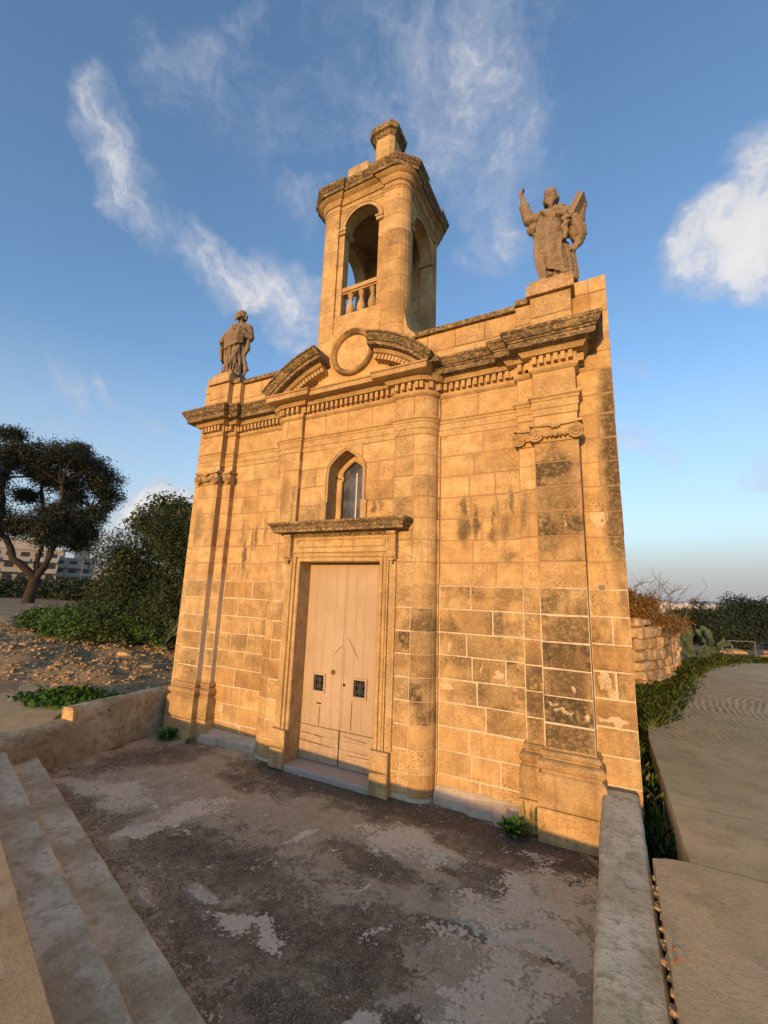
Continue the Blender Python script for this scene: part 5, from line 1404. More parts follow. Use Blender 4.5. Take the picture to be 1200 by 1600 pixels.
weed((-5.55, -.33), 'tiny weed sprig in the crack below the left bay', 14, .13, .2, 4, z=-.03)
mb = MB(); r = random.Random(9)
for i in range(1500):
    a = r.gauss(0, 1); b = r.gauss(0, 1); x = -7.30+.28*a-.10*b; y = -1.12+.16*b+.20*a*.6; l = r.uniform(.05, .13)
    d = Vector((r.uniform(-1, 1), r.uniform(-1, 1), r.uniform(.2, 1.2))).normalized(); s_ = d.cross(Vector((r.uniform(-1, 1), .3, .4))).normalized(); p = Vector((x, y, .48+.13*max(0, 1-(a*a+b*b)*.35)*r.random())); w_ = l*.32
    mb.add([p, p+d*l*.5-s_*w_, p+d*l, p+d*l*.5+s_*w_], [(0, 1, 2, 3)], tint=r.uniform(-1, .7))
tag(mb.obj('spreading_weed', M['weed']), 'spreading bright green weed on the edge of the concrete terrace by the low wall', 'weed')

# grass along the lane and the rubble wall
def grass(name, label, pts_fn, n, L, seed, mat='grass'):
    r = np.random.default_rng(seed); P_ = pts_fn(r, n); N = len(P_)
    z = ground_h(P_[:, 0], P_[:, 1]); P_ = np.column_stack([P_, z-.02]) if P_.shape[1] == 2 else P_
    a = r.uniform(0, 2*pi, N); lean = r.uniform(.1, .9, N); l = L*r.uniform(.4, 1.3, N)
    d = np.column_stack([np.cos(a)*lean, np.sin(a)*lean, np.ones(N)]); d /= np.linalg.norm(d, axis=1)[:, None]
    s_ = np.column_stack([-np.sin(a), np.cos(a), np.zeros(N)]); w_ = (.012+.010*r.random(N))*(L/.2)
    tip = P_+d*l[:, None]+np.column_stack([np.cos(a), np.sin(a), -np.ones(N)*.4])*l[:, None]*.25
    mid = P_+d*l[:, None]*.6
    v = np.stack([P_-s_*w_[:, None]*.5, P_+s_*w_[:, None]*.5, mid+s_*w_[:, None]*.4, tip, mid-s_*w_[:, None]*.4], 1).reshape(-1, 3)
    me = bpy.data.meshes.new(name); me.vertices.add(N*5); me.vertices.foreach_set('co', v.ravel())
    me.loops.add(N*5); me.loops.foreach_set('vertex_index', np.arange(N*5, dtype=np.int32))
    me.polygons.add(N); me.polygons.foreach_set('loop_start', np.arange(0, N*5, 5, dtype=np.int32)); me.polygons.foreach_set('loop_total', np.full(N, 5, np.int32)); me.update(calc_edges=True)
    at = me.attributes.new('tint', 'FLOAT', 'POINT'); at.data.foreach_set('value', np.repeat(np.where(r.random(N) < .12, 1.0, r.uniform(-1, .6, N)), 5).astype(np.float32))
    return tag(link(name, me, M[mat], None, 'stuff'), label, 'grass')
edge_pts = np.array([(.25, 1.7), (.36, 2.2), (.62, 2.9), (.85, 4.0), (1.15, 5.3), (1.6, 7.2), (2.2, 9.6), (3.3, 11.6), (5.0, 12.6)])
wall_pts = np.array([(.19, 1.7), (.19, 2.6), (.20, 3.4), (.22, 4.6), (.45, 6.2), (1.35, 8.0), (1.85, 11.0), (2.8, 13.2), (4.6, 14.0)])
def verge(r, n):
    t = r.random(n)**.9*(len(edge_pts)-1.001); i = t.astype(int); f = (t-i)[:, None]; u = r.uniform(-.1, 1.12, n)[:, None]
    e = edge_pts[i]*(1-f)+edge_pts[i+1]*f; w_ = wall_pts[i]*(1-f)+wall_pts[i+1]*f
    return e*(1-u)+w_*u
g_ = grass('grass', 'green grass and weeds on the verge between the lane and the rubble wall', verge, 36000, .22, 4)
grass('gutter_weeds', 'dark weeds growing in the gutter between the chapel and the path', lambda r, n: np.column_stack([r.uniform(.19, .33, n), r.uniform(-.5, 2.4, n)**1.0, r.uniform(-.4, .30, n)]), 2600, .16, 6)
grass('dry_grass', 'sparse dry grass tufts on the stony bank under the bushes', lambda r, n: np.column_stack([r.uniform(-19, -7.2, n), -1.1+r.random(n)**.7*3.6]), 1500, .08, 8)

# stones littering the bank
mb = MB(); r = random.Random(3)
for i in range(9000):
    x = -6.9-r.random()**.8*13; y = -1.25+r.random()*3.4+(.12*(-7-x) if x < -9 else 0)*.3; s_ = r.choice((.010, .012, .015, .018, .028))*r.uniform(.7, 1.4)
    if mnoise.noise(Vector((x*.9, y*1.3, 2))) < r.uniform(-.35, .25): continue
    mb.rock((x, y, gz(x, y)+s_*.2), (s_*r.uniform(.8, 1.8), s_*r.uniform(.7, 1.3), s_*r.uniform(.4, .8)), r.random()*3, .25, tint=r.uniform(-1, 1), grime=r.uniform(0, .7))
tag(mb.obj('stony_litter', M['rubble']), 'pale stones and chips scattered over the earth bank left of the chapel', 'stones', kind='stuff')
for i, (x, y, s_, lb) in enumerate(((-9.6, 1.1, .12, 'pale flat stone on the bank in front of the cut log'), (-8.3, .75, .09, 'ochre stone on the bank near the chapel corner'), (-11.9, .2, .13, 'long pale stone at the left end of the stony bank'))):
    mb = MB(); mb.rock((x, y, gz(x, y)+.02), (s_*1.3, s_*.8, s_*.4), i, .2, tint=.3); tag(mb.obj('stone', M['rubble']), lb, 'stone')

# ================================================================== RUBBLE WALLS
def rubble_wall(name, label, path, h, zb, thick, ch, seed, sl=(.16, .42), lean=.04, stone='stone'):
    r = random.Random(seed); root = tag(empty(name, (*path[0], zb)), label, 'wall')
    P_ = [Vector(p) for p in path]; L = [0]
    for a, b in zip(P_, P_[1:]): L.append(L[-1]+(b-a).length)
    def at(s_):
        s_ = max(0, min(L[-1]-1e-4, s_))
        for i in range(len(P_)-1):
            if s_ <= L[i+1]: d = (P_[i+1]-P_[i]).normalized(); return P_[i]+d*(s_-L[i]), d
    # packing core
    mb = MB(); n = 24; vs = []
    for i in range(n+1):
        p, d = at(L[-1]*i/n); nn = Vector((-d.y, d.x)); hh = h(L[-1]*i/n)
        for o, z in ((.05, zb), (.05+lean, zb+hh*.9), (thick-.05, zb+hh*.9), (thick-.05, zb)): q = p+nn*o; vs.append((q.x, q.y, z))
    mb.add(vs, [(i*4+k, (i+1)*4+k, (i+1)*4+k+1, i*4+k+1) for i in range(n) for k in range(3)]+[(0, 1, 2, 3), (n*4, n*4+1, n*4+2, n*4+3)], grime=.9, tint=-1)
    mb.obj('core', M['rubble'], root, fix=True)
    z = zb; row = 0; cnt = 0
    while True:
        c = ch*r.uniform(.6, 1.4); s_ = -r.uniform(0, .2); any_ = False
        while s_ < L[-1]:
            l = r.uniform(*sl); hh = h(s_+l/2)
            if z+c*.5 < zb+hh:
                p, d = at(s_+l/2); nn = Vector((-d.y, d.x)); any_ = True
                o = lean*(z-zb)+.07+r.uniform(-.04, .05)
                q = p+nn*o; mb = MB(); top = z+c > zb+hh-.05
                mb.rock((q.x, q.y, z+c/2), (l*r.uniform(.44, .54), .13, c*(r.uniform(.42, .54) if not top else r.uniform(.2, .5))), math.atan2(d.y, d.x)+r.uniform(-.12, .12), .20, tint=r.uniform(-1, 1), grime=r.uniform(0, .5))
                mb.obj(stone, M['rubble'], root); cnt += 1
                if top:
                    q = p+nn*(thick-.14); mb = MB(); mb.rock((q.x, q.y, z+c/2), (l*.5, .14, c*.42), math.atan2(d.y, d.x), .12, tint=r.uniform(-1, 1), grime=r.uniform(.2, .6)); mb.obj(stone, M['rubble'], root)
            s_ += l
        z += c; row += 1
        if not any_ or row > 30: break
    return root
rubble_wall('rubble_wall', 'tall dry-stone rubble wall of orange stones behind the right corner of the chapel', [(.10, 5.6), (.55, 5.75), (.95, 6.6), (1.35, 8.4), (1.72, 10.6)], lambda s_: 1.42+.06*sin(s_*3), .40, .55, .19, 5)
rubble_wall('field_wall', 'low broken rubble wall across the end of the lane on the right', [(2.6, 13.6), (3.5, 14.4), (4.6, 14.6), (6.2, 14.8), (9.5, 15.6), (14, 17.5)], lambda s_: .42+.10*sin(s_*2.3)+.08*sin(s_*5), .25, .5, .19, 6, (.2, .5))
# shrub with bare twigs on top of the wall
sh = tag(empty('autumn_shrub', (.5, 6.5, .4)), 'twiggy shrub with orange-brown leaves and bare twigs above the rubble wall', 'shrub')
mb = MB(); r = random.Random(12); tw = []
for k in range(28):
    a = Vector((.5+r.uniform(-.3, .4), 6.7+r.uniform(-.3, .5), .6)); b = a+Vector((r.uniform(-.5, .75), r.uniform(-.3, .6), r.uniform(1.1, 2.0)))
    pts = branch(mb, a, b, .022, .007, .10, 6, 5)
    for j in range(7):
        p = pts[r.randint(2, 6)]; e = p+Vector((r.uniform(-.35, .45), r.uniform(-.3, .3), r.uniform(.1, .45))); q = branch(mb, p, e, .007, .003, .12, 4, 4); tw.append(q[-1])
        for _ in range(3):
            p2 = q[r.randint(1, 4)]; branch(mb, p2, p2+Vector((r.uniform(-.2, .25), r.uniform(-.15, .15), r.uniform(.02, .25))), .004, .0018, .1, 3, 4)
mb.obj('twigs', M['bark'], sh)
leaf_mesh('foliage', [(.40, 6.6, 1.95), (.75, 6.8, 1.85), (1.1, 7.2, 1.75), (.35, 6.8, 2.30), (.8, 7.0, 2.2), (1.4, 7.9, 1.7)], [(.35, .3, .28), (.35, .3, .25), (.3, .3, .2), (.3, .3, .25), (.25, .3, .2), (.3, .4, .2)], 13000, .055, .55, M['leaf_brown'], sh, 8, .08, .3, 13, inner=.4)
# galvanised barrier
bar = tag(empty('metal_barrier', (3.2, 14.0, .5)), 'grey tubular metal barrier beside the prickly pear at the end of the lane', 'barrier')
mb = MB()
z0 = .28; f1 = (3.05, 13.6); f2 = (3.45, 13.55); f3 = (4.15, 13.5)
mb.tube([(f3[0], f3[1], z0-.1), (f3[0], f3[1], z0+.78), ], .022, 8); mb.tube([(f2[0], f2[1], z0+.76), (f3[0], f3[1], z0+.78)], .016, 8)
mb.obj('post_and_rail', M['metal'], bar, smooth=50)
mb = MB()
for z in (z0+.05, z0+.33, z0+.62): mb.box(f2[0]-.18, f2[0]+.12, f2[1]-.02, f2[1]+.02, z, z+.04)
for x in (f2[0]-.18, f2[0]+.09): mb.box(x, x+.035, f2[1]-.02, f2[1]+.02, z0-.12, z0+.66)
mb.tube([(f1[0]-.1, f1[1], z0-.1), (f1[0]-.1, f1[1], z0+.22), (f2[0]-.18, f2[1], z0+.22)], .016, 8)
mb.tube([(f2[0], f2[1], z0+.30), (f3[0], f3[1], z0+.30)], .010, 6)
mb.obj('panel', M['metal'], bar)
# dark trees beyond the lane
tl = ['dark carob tree behind the prickly pear, leftmost of the row', 'tallest dark tree in the row beyond the low wall', 'dark rounded tree beyond the low wall, right of the tallest', 'dark tree at the right edge beyond the low wall', 'dark bush filling the gap behind the metal barrier']
for k, (x, y, h_, w_) in enumerate(((3.6, 20.5, 2.55, 1.3), (6.0, 24.5, 3.9, 2.1), (8.2, 24.5, 3.5, 1.8), (10.6, 25.0, 2.9, 2.0), (4.7, 19.0, 1.7, 1.2))):
    zz = gz(x, y); top = {0: 1.85, 1: 2.45, 2: 2.15, 3: 1.75, 4: 1.1}[k]-zz
    root = tag(empty('carob_tree', (x, y, zz)), tl[k], 'tree', 'dark trees beyond the low wall'); mb = MB()
    c_ = []
    rk = random.Random(40+k)
    for j in range(9): c_.append((x+rk.uniform(-.8, .8)*w_, y+rk.uniform(-.6, .6)*w_, zz+top*rk.uniform(.35, .84), w_*rk.uniform(.3, .5)))
    c_.append((x, y, zz+top*.8, w_*.45))
    for j in range(9): c_.append((x+rk.uniform(-.9, .9)*w_, y+rk.uniform(-.5, .5)*w_, zz+top*rk.uniform(.86, .98), .14))
    for q in c_[:6]: branch(mb, (x, y, zz-.2), q[:3], .09, .03, .1, 5, 6)
    mb.obj('trunk', M['bark_dark'], root, smooth=60)
    leaf_mesh('crown', [q[:3] for q in c_], [q[3] for q in c_], 26000, .12, .5, M['leaf_dark'], root, 10, .13, .4, 50+k, inner=.4)

# ================================================================== FAR BUILDINGS
def apartment(c, yaw, W, D, H, floors, bays, label, mat, mat2='dark_glass', balc=True, group=None):
    root = tag(empty('apartment_block', c), label, 'building', group); root.rotation_euler = (0, 0, yaw)
    def o(mb, name, m_, par=root):
        me = mb.mesh(name); ob = bpy.data.objects.new(name, me); COL.objects.link(ob); me.materials.append(m_); ob.parent = par; return ob
    mb = MB(); mb.box(-W/2, W/2, 0, D, 0, H); mb.box(-W/2-.2, W/2+.2, -.2, D+.2, H, H+.35); wl = o(mb, 'wall', M[mat])
    mb = MB(); mb.box(-W*.32, -W*.12, D*.3, D*.7, H+.35, H+2.6); mb.box(W*.1, W*.38, D*.2, D*.7, H+.35, H+2.9); o(mb, 'roof_room', M[mat])
    fh = H/floors; bw = W/bays; pane_me = None
    for f in range(floors):
        for b in range(bays):
            x = -W/2+bw*(b+.5); z = f*fh+fh*.25
            if pane_me is None:
                mb = MB(); mb.box(-bw*.3, bw*.3, -.06, .02, 0, fh*.55); pane_me = mb.mesh('window'); pane_me.materials.append(M[mat2])
            ob = bpy.data.objects.new('window', pane_me); COL.objects.link(ob); ob.parent = root; ob.location = (x, 0, z)
        if balc and f > 0:
            for b in range(0, bays, 2):
                mb = MB(); x0, x1 = -W/2+bw*b+.2, -W/2+bw*(b+2)-.3; x1 = min(x1, W/2)
                mb.box(x0, x1, -1.5, 0, f*fh-.1, f*fh+.1); mb.box(x0, x1, -1.5, -1.4, f*fh+.1, f*fh+1.0); o(mb, 'balcony', M[mat])
    return root
apartment((-128, 37, -1.0), R(68), 32, 14, 10.6, 4, 12, 'long pale apartment block with balconies seen behind the big tree', 'cream_wall')
apartment((-133, 59, -1.0), R(60), 12, 14, 9.6, 4, 4, 'narrow apartment block with balconies right of the long pale block', 'cream_wall')
for k, (x, y, W, H, a) in enumerate(((-185, 86, 14, 9.0, 65), (-200, 103, 18, 8.0, 60), (-178, 100, 10, 6.8, 62))):
    apartment((x, y, -1.5), R(a), W, 10, H, 3, 4, ['small distant white building left of the street lamp', 'distant beige building right of the street lamp', 'lowest distant white building beside the oleander bush'][k], 'white_wall', balc=False, group='distant buildings on the left')
# street lamp
lp = tag(empty('street_lamp', (-53.4, 22.4, .6)), 'tall grey street lamp with a curved arm beyond the bushes', 'street lamp')
mb = MB(); z0 = .5
pts = [(-53.4, 22.4, z0), (-53.4, 22.4, z0+4.2), (-53.43, 22.3, z0+4.8), (-53.55, 22.0, z0+5.15), (-53.75, 21.5, z0+5.25), (-53.95, 21.0, z0+5.2)]
mb.tube(pts, [.09, .07, .06, .05, .05, .05], 8); mb.obj('pole', M['metal'], lp, smooth=50)
mb = MB(); mb.ball((-54.1, 20.7, z0+5.17), (.16, .42, .09), 10, 6); mb.obj('lamp_head', M['metal'], lp, smooth=50)

# the town spread over the plain, far off
mb = MB(); mb2 = MB(); r = random.Random(77)
for i in range(2600):
    a = r.uniform(-.20, 1.0); d = 650+2900*r.random()**.75; x, y = d*sin(a), d*cos(a); z = gz(x, y)
    s_ = r.uniform(7, 17); h_ = r.uniform(5, 13)*(1 if r.random() < .93 else 1.9)
    (mb if r.random() < .7 else mb2).box(x-s_, x+s_*r.uniform(.4, 1.2), y-s_*.6, y+s_*.6, z-3, z+h_)
tag(mb.obj('distant_town', M['white_wall']), 'pale houses of the town spread over the plain to the horizon', 'town', kind='stuff')
tag(mb2.obj('distant_ochre_town', M['cream_wall']), 'ochre houses scattered through the far town on the plain', 'town', kind='stuff')
mb = MB(); 
cs = []; rs = []
for i in range(420):
    a = r.uniform(-.25, 1.05); d = 70+520*r.random(); x, y = d*sin(a), d*cos(a); s_ = r.uniform(2, 4.5); cs.append((x, y, gz(x, y)+s_*.5)); rs.append((s_*1.3, s_*1.3, s_*.8))
f_ = leaf_mesh('far_trees', cs, rs, 42000, .9, .7, M['leaf_dark'], None, 12, .6, .6, 99, kind='stuff'); tag(f_, 'scattered dark trees on the slope below the town', 'trees')

# ================================================================== STATUES
def remesh(mb, name, voxel=.012, smooth_it=2, disp=None):
    me = mb.mesh(name+'_raw'); ob = bpy.data.objects.new(name+'_raw', me); COL.objects.link(ob)
    m = ob.modifiers.new('r', 'REMESH'); m.mode = 'VOXEL'; m.voxel_size = voxel; m.use_smooth_shade = True
    if smooth_it:
        s_ = ob.modifiers.new('s', 'SMOOTH'); s_.iterations = smooth_it; s_.factor = .5
    dg = bpy.context.evaluated_depsgraph_get(); out = bpy.data.meshes.new_from_object(ob.evaluated_get(dg)); bpy.data.objects.remove(ob); out.name = name
    if disp:
        n = len(out.vertices); co = np.empty(n*3); out.vertices.foreach_get('co', co); no = np.empty(n*3); out.vertices.foreach_get('normal', no)
        co = co.reshape(-1, 3); no = no.reshape(-1, 3); d = np.array([disp(*c) for c in co]); co += no*d[:, None]; out.vertices.foreach_set('co', co.ravel()); out.update()
    n = len(out.polygons); out.polygons.foreach_set('use_smooth', [True]*n)
    # paints dirt and crease shade into the hollows of the carving, raised parts paler
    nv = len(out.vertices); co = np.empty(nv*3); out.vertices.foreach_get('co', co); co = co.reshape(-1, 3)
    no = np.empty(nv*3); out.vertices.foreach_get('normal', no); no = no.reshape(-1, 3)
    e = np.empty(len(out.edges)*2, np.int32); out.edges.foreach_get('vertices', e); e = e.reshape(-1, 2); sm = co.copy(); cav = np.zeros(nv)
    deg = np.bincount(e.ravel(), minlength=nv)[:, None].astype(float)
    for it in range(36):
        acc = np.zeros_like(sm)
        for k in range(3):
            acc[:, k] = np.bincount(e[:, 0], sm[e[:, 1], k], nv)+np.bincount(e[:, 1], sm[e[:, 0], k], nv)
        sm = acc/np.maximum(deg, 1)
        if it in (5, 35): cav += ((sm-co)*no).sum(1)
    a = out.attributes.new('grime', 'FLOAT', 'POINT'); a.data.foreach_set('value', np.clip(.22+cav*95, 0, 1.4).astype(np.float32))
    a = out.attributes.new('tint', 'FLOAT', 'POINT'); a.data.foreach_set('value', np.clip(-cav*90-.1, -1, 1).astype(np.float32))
    return out
def loft(mb, secs, seg=40, fold=None):
    """secs: (z, cx, cy, rx, ry); fold(t, z) radial multiplier"""
    vs = []
    for z, cx, cy, rx, ry in secs:
        for k in range(seg):
            t = 2*pi*k/seg; f = 1+(fold(t, z) if fold else 0); vs.append((cx+rx*cos(t)*f, cy+ry*sin(t)*f, z))
    n = len(secs)
    mb.add(vs, [(i*seg+k, i*seg+(k+1) % seg, (i+1)*seg+(k+1) % seg, (i+1)*seg+k) for i in range(n-1) for k in range(seg)]+[tuple(reversed(range(seg))), tuple(range((n-1)*seg, n*seg))])
def dens(secs, n=36):
    zs = [s[0] for s in secs]; out = []
    for i in range(n+1):
        z = zs[0]+(zs[-1]-zs[0])*i/n; out.append((z,)+tuple(float(np.interp(z, zs, [s[k] for s in secs])) for k in range(1, 5)))
    return out
def head(mb, c, r, yaw, pitch, beard=True):
    Rm = Matrix.Rotation(yaw, 3, 'Z') @ Matrix.Rotation(pitch, 3, 'X')
    c = Vector(c)
    def b(o, rad, seg=12, rings=8): mb.ball(c+Rm @ Vector(o)*r, tuple(x*r for x in rad), seg, rings, Rm)
    b((0, .10, .15), (.80, .95, .95), 18, 12)                      # skull
    b((0, -.25, -.12), (.62, .66, .86), 16, 10)                    # face
    b((0, -.93, -.12), (.13, .20, .24)); b((0, -.85, .10), (.10, .12, .25))     # nose
    b((-.30, -.80, .24), (.28, .12, .09)); b((.30, -.80, .24), (.28, .12, .09)) # brow
    b((-.36, -.66, -.18), (.24, .18, .22)); b((.36, -.66, -.18), (.24, .18, .22))
    b((0, -.80, -.48), (.22, .12, .07)); b((-.80, .05, -.05), (.12, .2, .28)); b((.80, .05, -.05), (.12, .2, .28))
    for i in range(16):                                            # locks of hair
        t = pi*(.12+.76*i/15)+0; b((.82*cos(t), .35+.62*sin(t), .25-.45*((i % 3)/2)), (.26, .26, .34), 8, 6)
    for i in range(9):
        t = 2*pi*i/9; b((.48*cos(t), .12+.5*sin(t), .92), (.26, .26, .2), 8, 6)
    if beard:
        for x, y, z, s_ in ((0, -.72, -.85, .34), (-.28, -.6, -.72, .3), (.28, -.6, -.72, .3), (0, -.70, -1.15, .30), (-.18, -.62, -1.05, .26), (.18, -.62, -1.05, .26), (-.5, -.35, -.5, .26), (.5, -.35, -.5, .26), (0, -.66, -1.42, .2), (.05, -.62, -1.6, .12)): b((x, y, z), (s_, s_*.9, s_*1.2), 10, 7)
def limb(mb, pts, rad, seg=12): 
    P_ = [Vector(p) for p in pts]; out = []; ro = []
    for i in range(len(P_)-1):
        for k in range(5): out.append(P_[i].lerp(P_[i+1], k/5)); ro.append(rad[i]+(rad[i+1]-rad[i])*k/5)
    out.append(P_[-1]); ro.append(rad[-1]); mb.tube(out, ro, seg)
    for p, r_ in zip(P_, rad): mb.ball(p, r_, 12, 8)
def hand(mb, w_, d, palm_n, s_, curls, thumb=1):
    """wrist w_, pointing along d; curls: bend of each finger 0..1 (index first)"""
    w_ = Vector(w_); d = Vector(d).normalized(); n = Vector(palm_n); n = (n-d*n.dot(d)).normalized(); sd_ = d.cross(n)*thumb
    mb.ball(w_+d*s_*.45, (s_*.36, s_*.20, s_*.5), 12, 8, Matrix((sd_, n, d)).transposed())
    for i, cu_ in enumerate(curls):
        b = w_+d*s_*.80+sd_*s_*(.27-.18*i); L = s_*(.80, .88, .82, .64)[i]; p = [b]; dd = d.copy()
        for k in range(3): dd = (dd*cos(cu_*1.25)+n*sin(cu_*1.25)).normalized(); n2 = n; p.append(p[-1]+dd*L*(.45, .32, .25)[k])
        mb.tube(p, [s_*.095, s_*.09, s_*.08, s_*.06], 8)
    t0 = w_+d*s_*.3+sd_*s_*.28; mb.tube([t0, t0+(d*.5+sd_*.5+n*.3)*s_*.4, t0+(d*.9+sd_*.45+n*.6)*s_*.5], [s_*.13, s_*.1, s_*.075], 8)
def place(me, name, mat, parent, base, yaw):
    o = bpy.data.objects.new(name, me); COL.objects.link(o); me.materials.append(mat); o.parent = parent; return o

# ---- right statue: bearded man, right arm raised with pointing finger, open book on his left arm
SR = tag(empty('statue', (-.37, .09, 6.02)), 'stone statue of a bearded man with raised pointing hand and upheld book, right chapel corner', 'statue'); SR.rotation_euler = (0, 0, R(4))
mb = MB()
f1 = lambda t, z: (.20*(abs(sin(4*t+z*3.2))**.7-.6)+.09*sin(13*t-z*7))*(1 if z < .7 else .45)
loft(mb, dens([(.04, .03, .0, .215, .17), (.18, .04, .0, .185, .16), (.45, .01, .0, .165, .155), (.70, -.03, -.01, .155, .15), (.86, -.04, -.01, .160, .14), (1.0, -.03, 0, .185, .135), (1.10, -.01, .01, .19, .12), (1.165, 0, .015, .12, .09), (1.2, 0, .02, .06, .06)]), 56, f1)
mb.ball((.0, -.01, 1.22), (.055, .055, .09), 10, 8)
head(mb, (-.01, -.03, 1.335), .108, R(-6), R(6))
limb(mb, [(-.15, 0, 1.09), (-.29, -.05, 1.08), (-.335, -.08, 1.27)], [.085, .072, .060]); limb(mb, [(-.335, -.08, 1.25), (-.35, -.09, 1.40)], [.040, .031])
mb.ball((-.335, -.08, 1.28), (.066, .066, .03), 14, 8); mb.ball((-.22, -.0, .97), (.10, .08, .09), 12, 8); mb.ball((-.18, .02, .86), (.07, .08, .10), 12, 8)
hand(mb, (-.352, -.09, 1.40), (-.15, 0, 1), (.5, -.8, .1), .095, (.06, .85, .95, 1.0), thumb=-1)
limb(mb, [(.17, .02, 1.09), (.30, .03, .93), (.345, -.02, 1.08), (.34, -.03, 1.16)], [.085, .082, .050, .034])
mb.ball((.345, -.02, 1.07), (.060, .060, .03), 14, 8); mb.ball((.20, -.05, .78), (.10, .09, .12), 12, 8); mb.ball((.10, -.10, .90), (.10, .08, .08), 12, 8); mb.ball((.245, -.02, .82), (.07, .07, .10), 12, 8)
hand(mb, (.34, -.03, 1.16), (.05, -.15, 1), (-1, 0, 0), .08, (.45, .5, .5, .55))
# gathered drapery over the left hip, swags and trailing end
sw = [(.02, -.13, 1.05), (.10, -.17, 1.03), (.13, -.18, .97), (.06, -.19, .93), (.15, -.19, .90), (.20, -.17, .84), (.11, -.19, .82), (.17, -.19, .76), (.10, -.18, .70), (.18, -.17, .66)]
mb.tube(sw, [.03, .042, .04, .036, .05, .045, .036, .045, .034, .02], 10)
for a, b, r_ in (((.2, -.14, .92), (.32, -.06, .62), .06), ((.24, -.12, .90), (.36, -.02, .64), .06), ((.15, -.17, .80), (.13, -.17, .55), .04), ((.33, -.04, .66), (.22, -.06, .45), .05), ((.35, -.02, .66), (.28, -.02, .52), .04), ((.16, -.10, .85), (.27, -.04, .62), .075)):
    mb.tube([Vector(a).lerp(Vector(b), k/5)+Vector((.012*sin(k*2.4), 0, 0)) for k in range(6)], [r_*(.7+.3*sin(pi*k/5)) for k in range(6)], 10)
for k in range(9):                                                # diagonal folds sweeping from the left hip to the right foot
    u = k/8; a = Vector((.13-.28*u, -.178+.05*abs(u-.5), .86+.10*u)); b = Vector((.10-.27*u, -.195+.05*abs(u-.5), .10+.10*u))
    if k > 5: b.z = .06
    mb.tube([a.lerp(b, i/8)+Vector((-.05*sin(pi*i/8), -.012*sin(pi*i/8), 0)) for i in range(9)], [.012+.020*sin(pi*i/8) for i in range(9)], 8)
for k in range(5):
    u = k/4; a = Vector((-.15+.05*u, -.13, 1.10-.05*u)); b = Vector((.16, -.15, 1.06-.06*k)); mb.tube([a.lerp(b, i/6)+Vector((0, -.02*sin(pi*i/6), -.05*sin(pi*i/6))) for i in range(7)], .012, 8)
for k in range(6):
    x = .08+.032*k; mb.tube([(x-.03, -.14+.03*k, .62+.03*(k % 2)), (x, -.165+.028*k, .42), (x+.012, -.17+.028*k, .25), (x+.02, -.165+.028*k, .07)], [.006, .014, .018, .022-.004*(k % 2)], 8)
mb.ball((-.06, -.20, .05), (.045, .09, .035), 10, 6); mb.ball((.12, -.19, .05), (.045, .08, .035), 10, 6)
rough = lambda x, y, z: .006*mnoise.noise(Vector((x*14, y*14, z*14)))+.004*mnoise.noise(Vector((x*40, y*40, z*40)))
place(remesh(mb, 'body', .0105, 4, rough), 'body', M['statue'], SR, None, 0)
mb = MB(); Rm = Matrix.Rotation(R(27), 3, 'Y') @ Matrix.Rotation(R(-14), 3, 'Z')
bk = MB()
bk.box(-.035, -.015, -.10, .10, -.15, .15); bk.box(.025, .045, -.10, .10, -.15, .15); bk.box(-.018, .028, -.092, .092, -.143, .140); bk.tube([(.005, .10, -.15), (.005, .10, .15)], .036, 10)
bk.v = [tuple(Rm @ Vector(v)+Vector((.285, -.08, 1.01))) for v in bk.v]; bk.a = {}
me = bk.mesh('book'); a = me.attributes.new('grime', 'FLOAT', 'POINT'); place(me, 'book', M['statue'], SR, None, 0)
mb = MB(); mb.rock((0, 0, .03), (.25, .20, .045), 0, .06); mb.a = {}; place(mb.mesh('base'), 'base', M['statue'], SR, None, 0)

# ---- left statue: robed man turned aside, hand at his breast, cloak over the arm
SL = tag(empty('statue', (mir(-.42), .09, 6.02)), 'stone statue of a robed man looking up, hand at his breast, left chapel corner', 'statue'); SL.rotation_euler = (0, 0, R(12))
mb = MB()
f2 = lambda t, z: (.18*(abs(sin(4*t-z*3.4+.5))**.7-.6)+.08*sin(13*t+z*6))*(1 if z < .6 else .4)
loft(mb, dens([(.04, .0, .0, .185, .165), (.2, .0, .0, .175, .16), (.5, .0, -.02, .185, .17), (.75, -.01, -.04, .19, .175), (.88, -.0, -.03, .19, .165), (1.0, .02, 0, .20, .14), (1.10, .03, .03, .185, .11), (1.15, .03, .035, .12, .08), (1.18, .03, .03, .055, .055)]), 56, f2)
mb.ball((.03, .01, 1.20), (.052, .052, .08), 10, 8)
head(mb, (.03, -.01, 1.305), .104, R(-28), R(-14), True)
limb(mb, [(.19, .04, 1.05), (.25, .03, .84), (.12, -.15, .92), (.06, -.20, .97)], [.085, .078, .055, .036]); mb.ball((.11, -.16, .925), (.06, .05, .06), 12, 8)
hand(mb, (.06, -.20, .97), (-.6, -.2, .55), (0, 1, 0), .075, (.3, .35, .4, .45))
limb(mb, [(-.14, .03, 1.05), (-.24, -.04, .86), (-.24, -.14, .72)], [.08, .07, .05]); hand(mb, (-.24, -.15, .71), (0, -.3, -1), (1, 0, 0), .075, (.3, .4, .4, .4))
for k in range(5):                                                # cloak rolled across the belly
    z = .86-.055*k; mb.tube([(-.20+.01*k, -.08, z-.05), (-.12, -.18, z-.085), (0, -.215, z-.06), (.12, -.19, z+.0), (.20, -.10, z+.05)], [.022, .03, .032, .028, .02], 8)
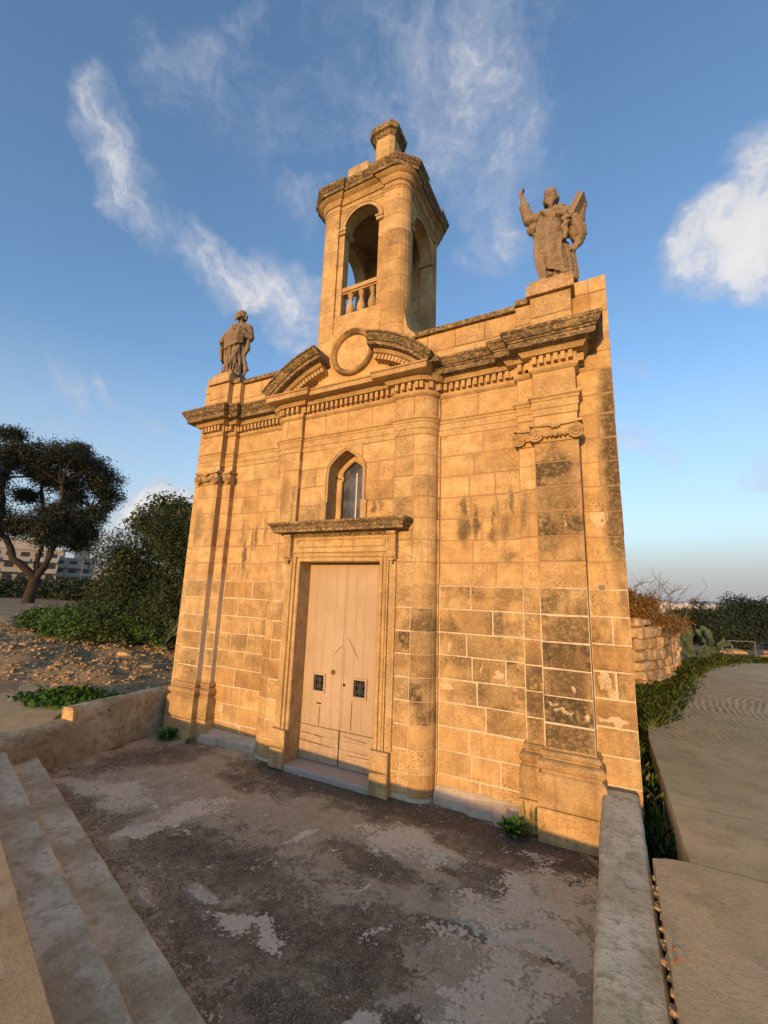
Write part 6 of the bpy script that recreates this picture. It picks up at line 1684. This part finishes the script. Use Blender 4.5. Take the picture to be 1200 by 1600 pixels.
for k in range(7):
    u = k/6; a = Vector((.16-.10*u, -.14-.03*u, .62)); b = Vector((-.12+.03*k, -.175+.01*abs(k-3), .10+.03*k)); mb.tube([a.lerp(b, i/8)+Vector((.05*sin(pi*i/8)*(1-u), -.02*sin(pi*i/8), -.03*sin(pi*i/8))) for i in range(9)], [.008+.014*sin(pi*i/8) for i in range(9)], 8)
for k in range(4): mb.tube([(-.22-.015*k, -.12+.04*k, .74), (-.245-.012*k, -.12+.04*k, .55), (-.235-.015*k, -.10+.04*k, .36)], [.03, .035, .02], 8)
mb.tube([(.22, .02, .78), (.24, .0, .6), (.19, -.02, .45), (.21, .0, .3), (.24, .02, .18), (.20, .0, .06)], [.04, .05, .035, .045, .055, .04], 10)
for k in range(7): x = -.15+.05*k; mb.tube([(x, -.15-.015*(3-abs(k-3)), .24), (x, -.16-.015*(3-abs(k-3)), .05)], [.01, .018], 8)
mb.ball((-.06, -.19, .05), (.045, .08, .035), 10, 6); mb.ball((.10, -.17, .05), (.045, .08, .035), 10, 6)
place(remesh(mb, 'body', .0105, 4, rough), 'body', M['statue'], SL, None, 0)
mb = MB(); mb.rock((0, 0, .02), (.22, .20, .04), 0, .06); mb.a = {}; place(mb.mesh('base'), 'base', M['statue'], SL, None, 0)

# ================================================================== AIR
hz, ht, hb = new_mat('evening_haze'); hz.node_tree.nodes.remove(hb)
pv = hz.node_tree.nodes.new('ShaderNodeVolumePrincipled'); pv.inputs['Color'].default_value = (.86, .90, .96, 1); pv.inputs['Density'].default_value = .00013; pv.inputs['Anisotropy'].default_value = .2
hz.node_tree.links.new(pv.outputs[0], hz.node_tree.nodes['Material Output'].inputs['Volume'])
zlo = float(GZ.min())-2; zhi = max(float(GZ.max()), 20.0)+2
mb = MB(); mb.box(float(GX.min())-50, float(GX.max())+50, float(GY.min())-50, float(GY.max())+50, zlo, zhi)
tag(mb.obj('haze', hz, kind='stuff', fix=True), 'thin evening haze over the plain', 'haze')
scene.cycles.volume_bounces = 0
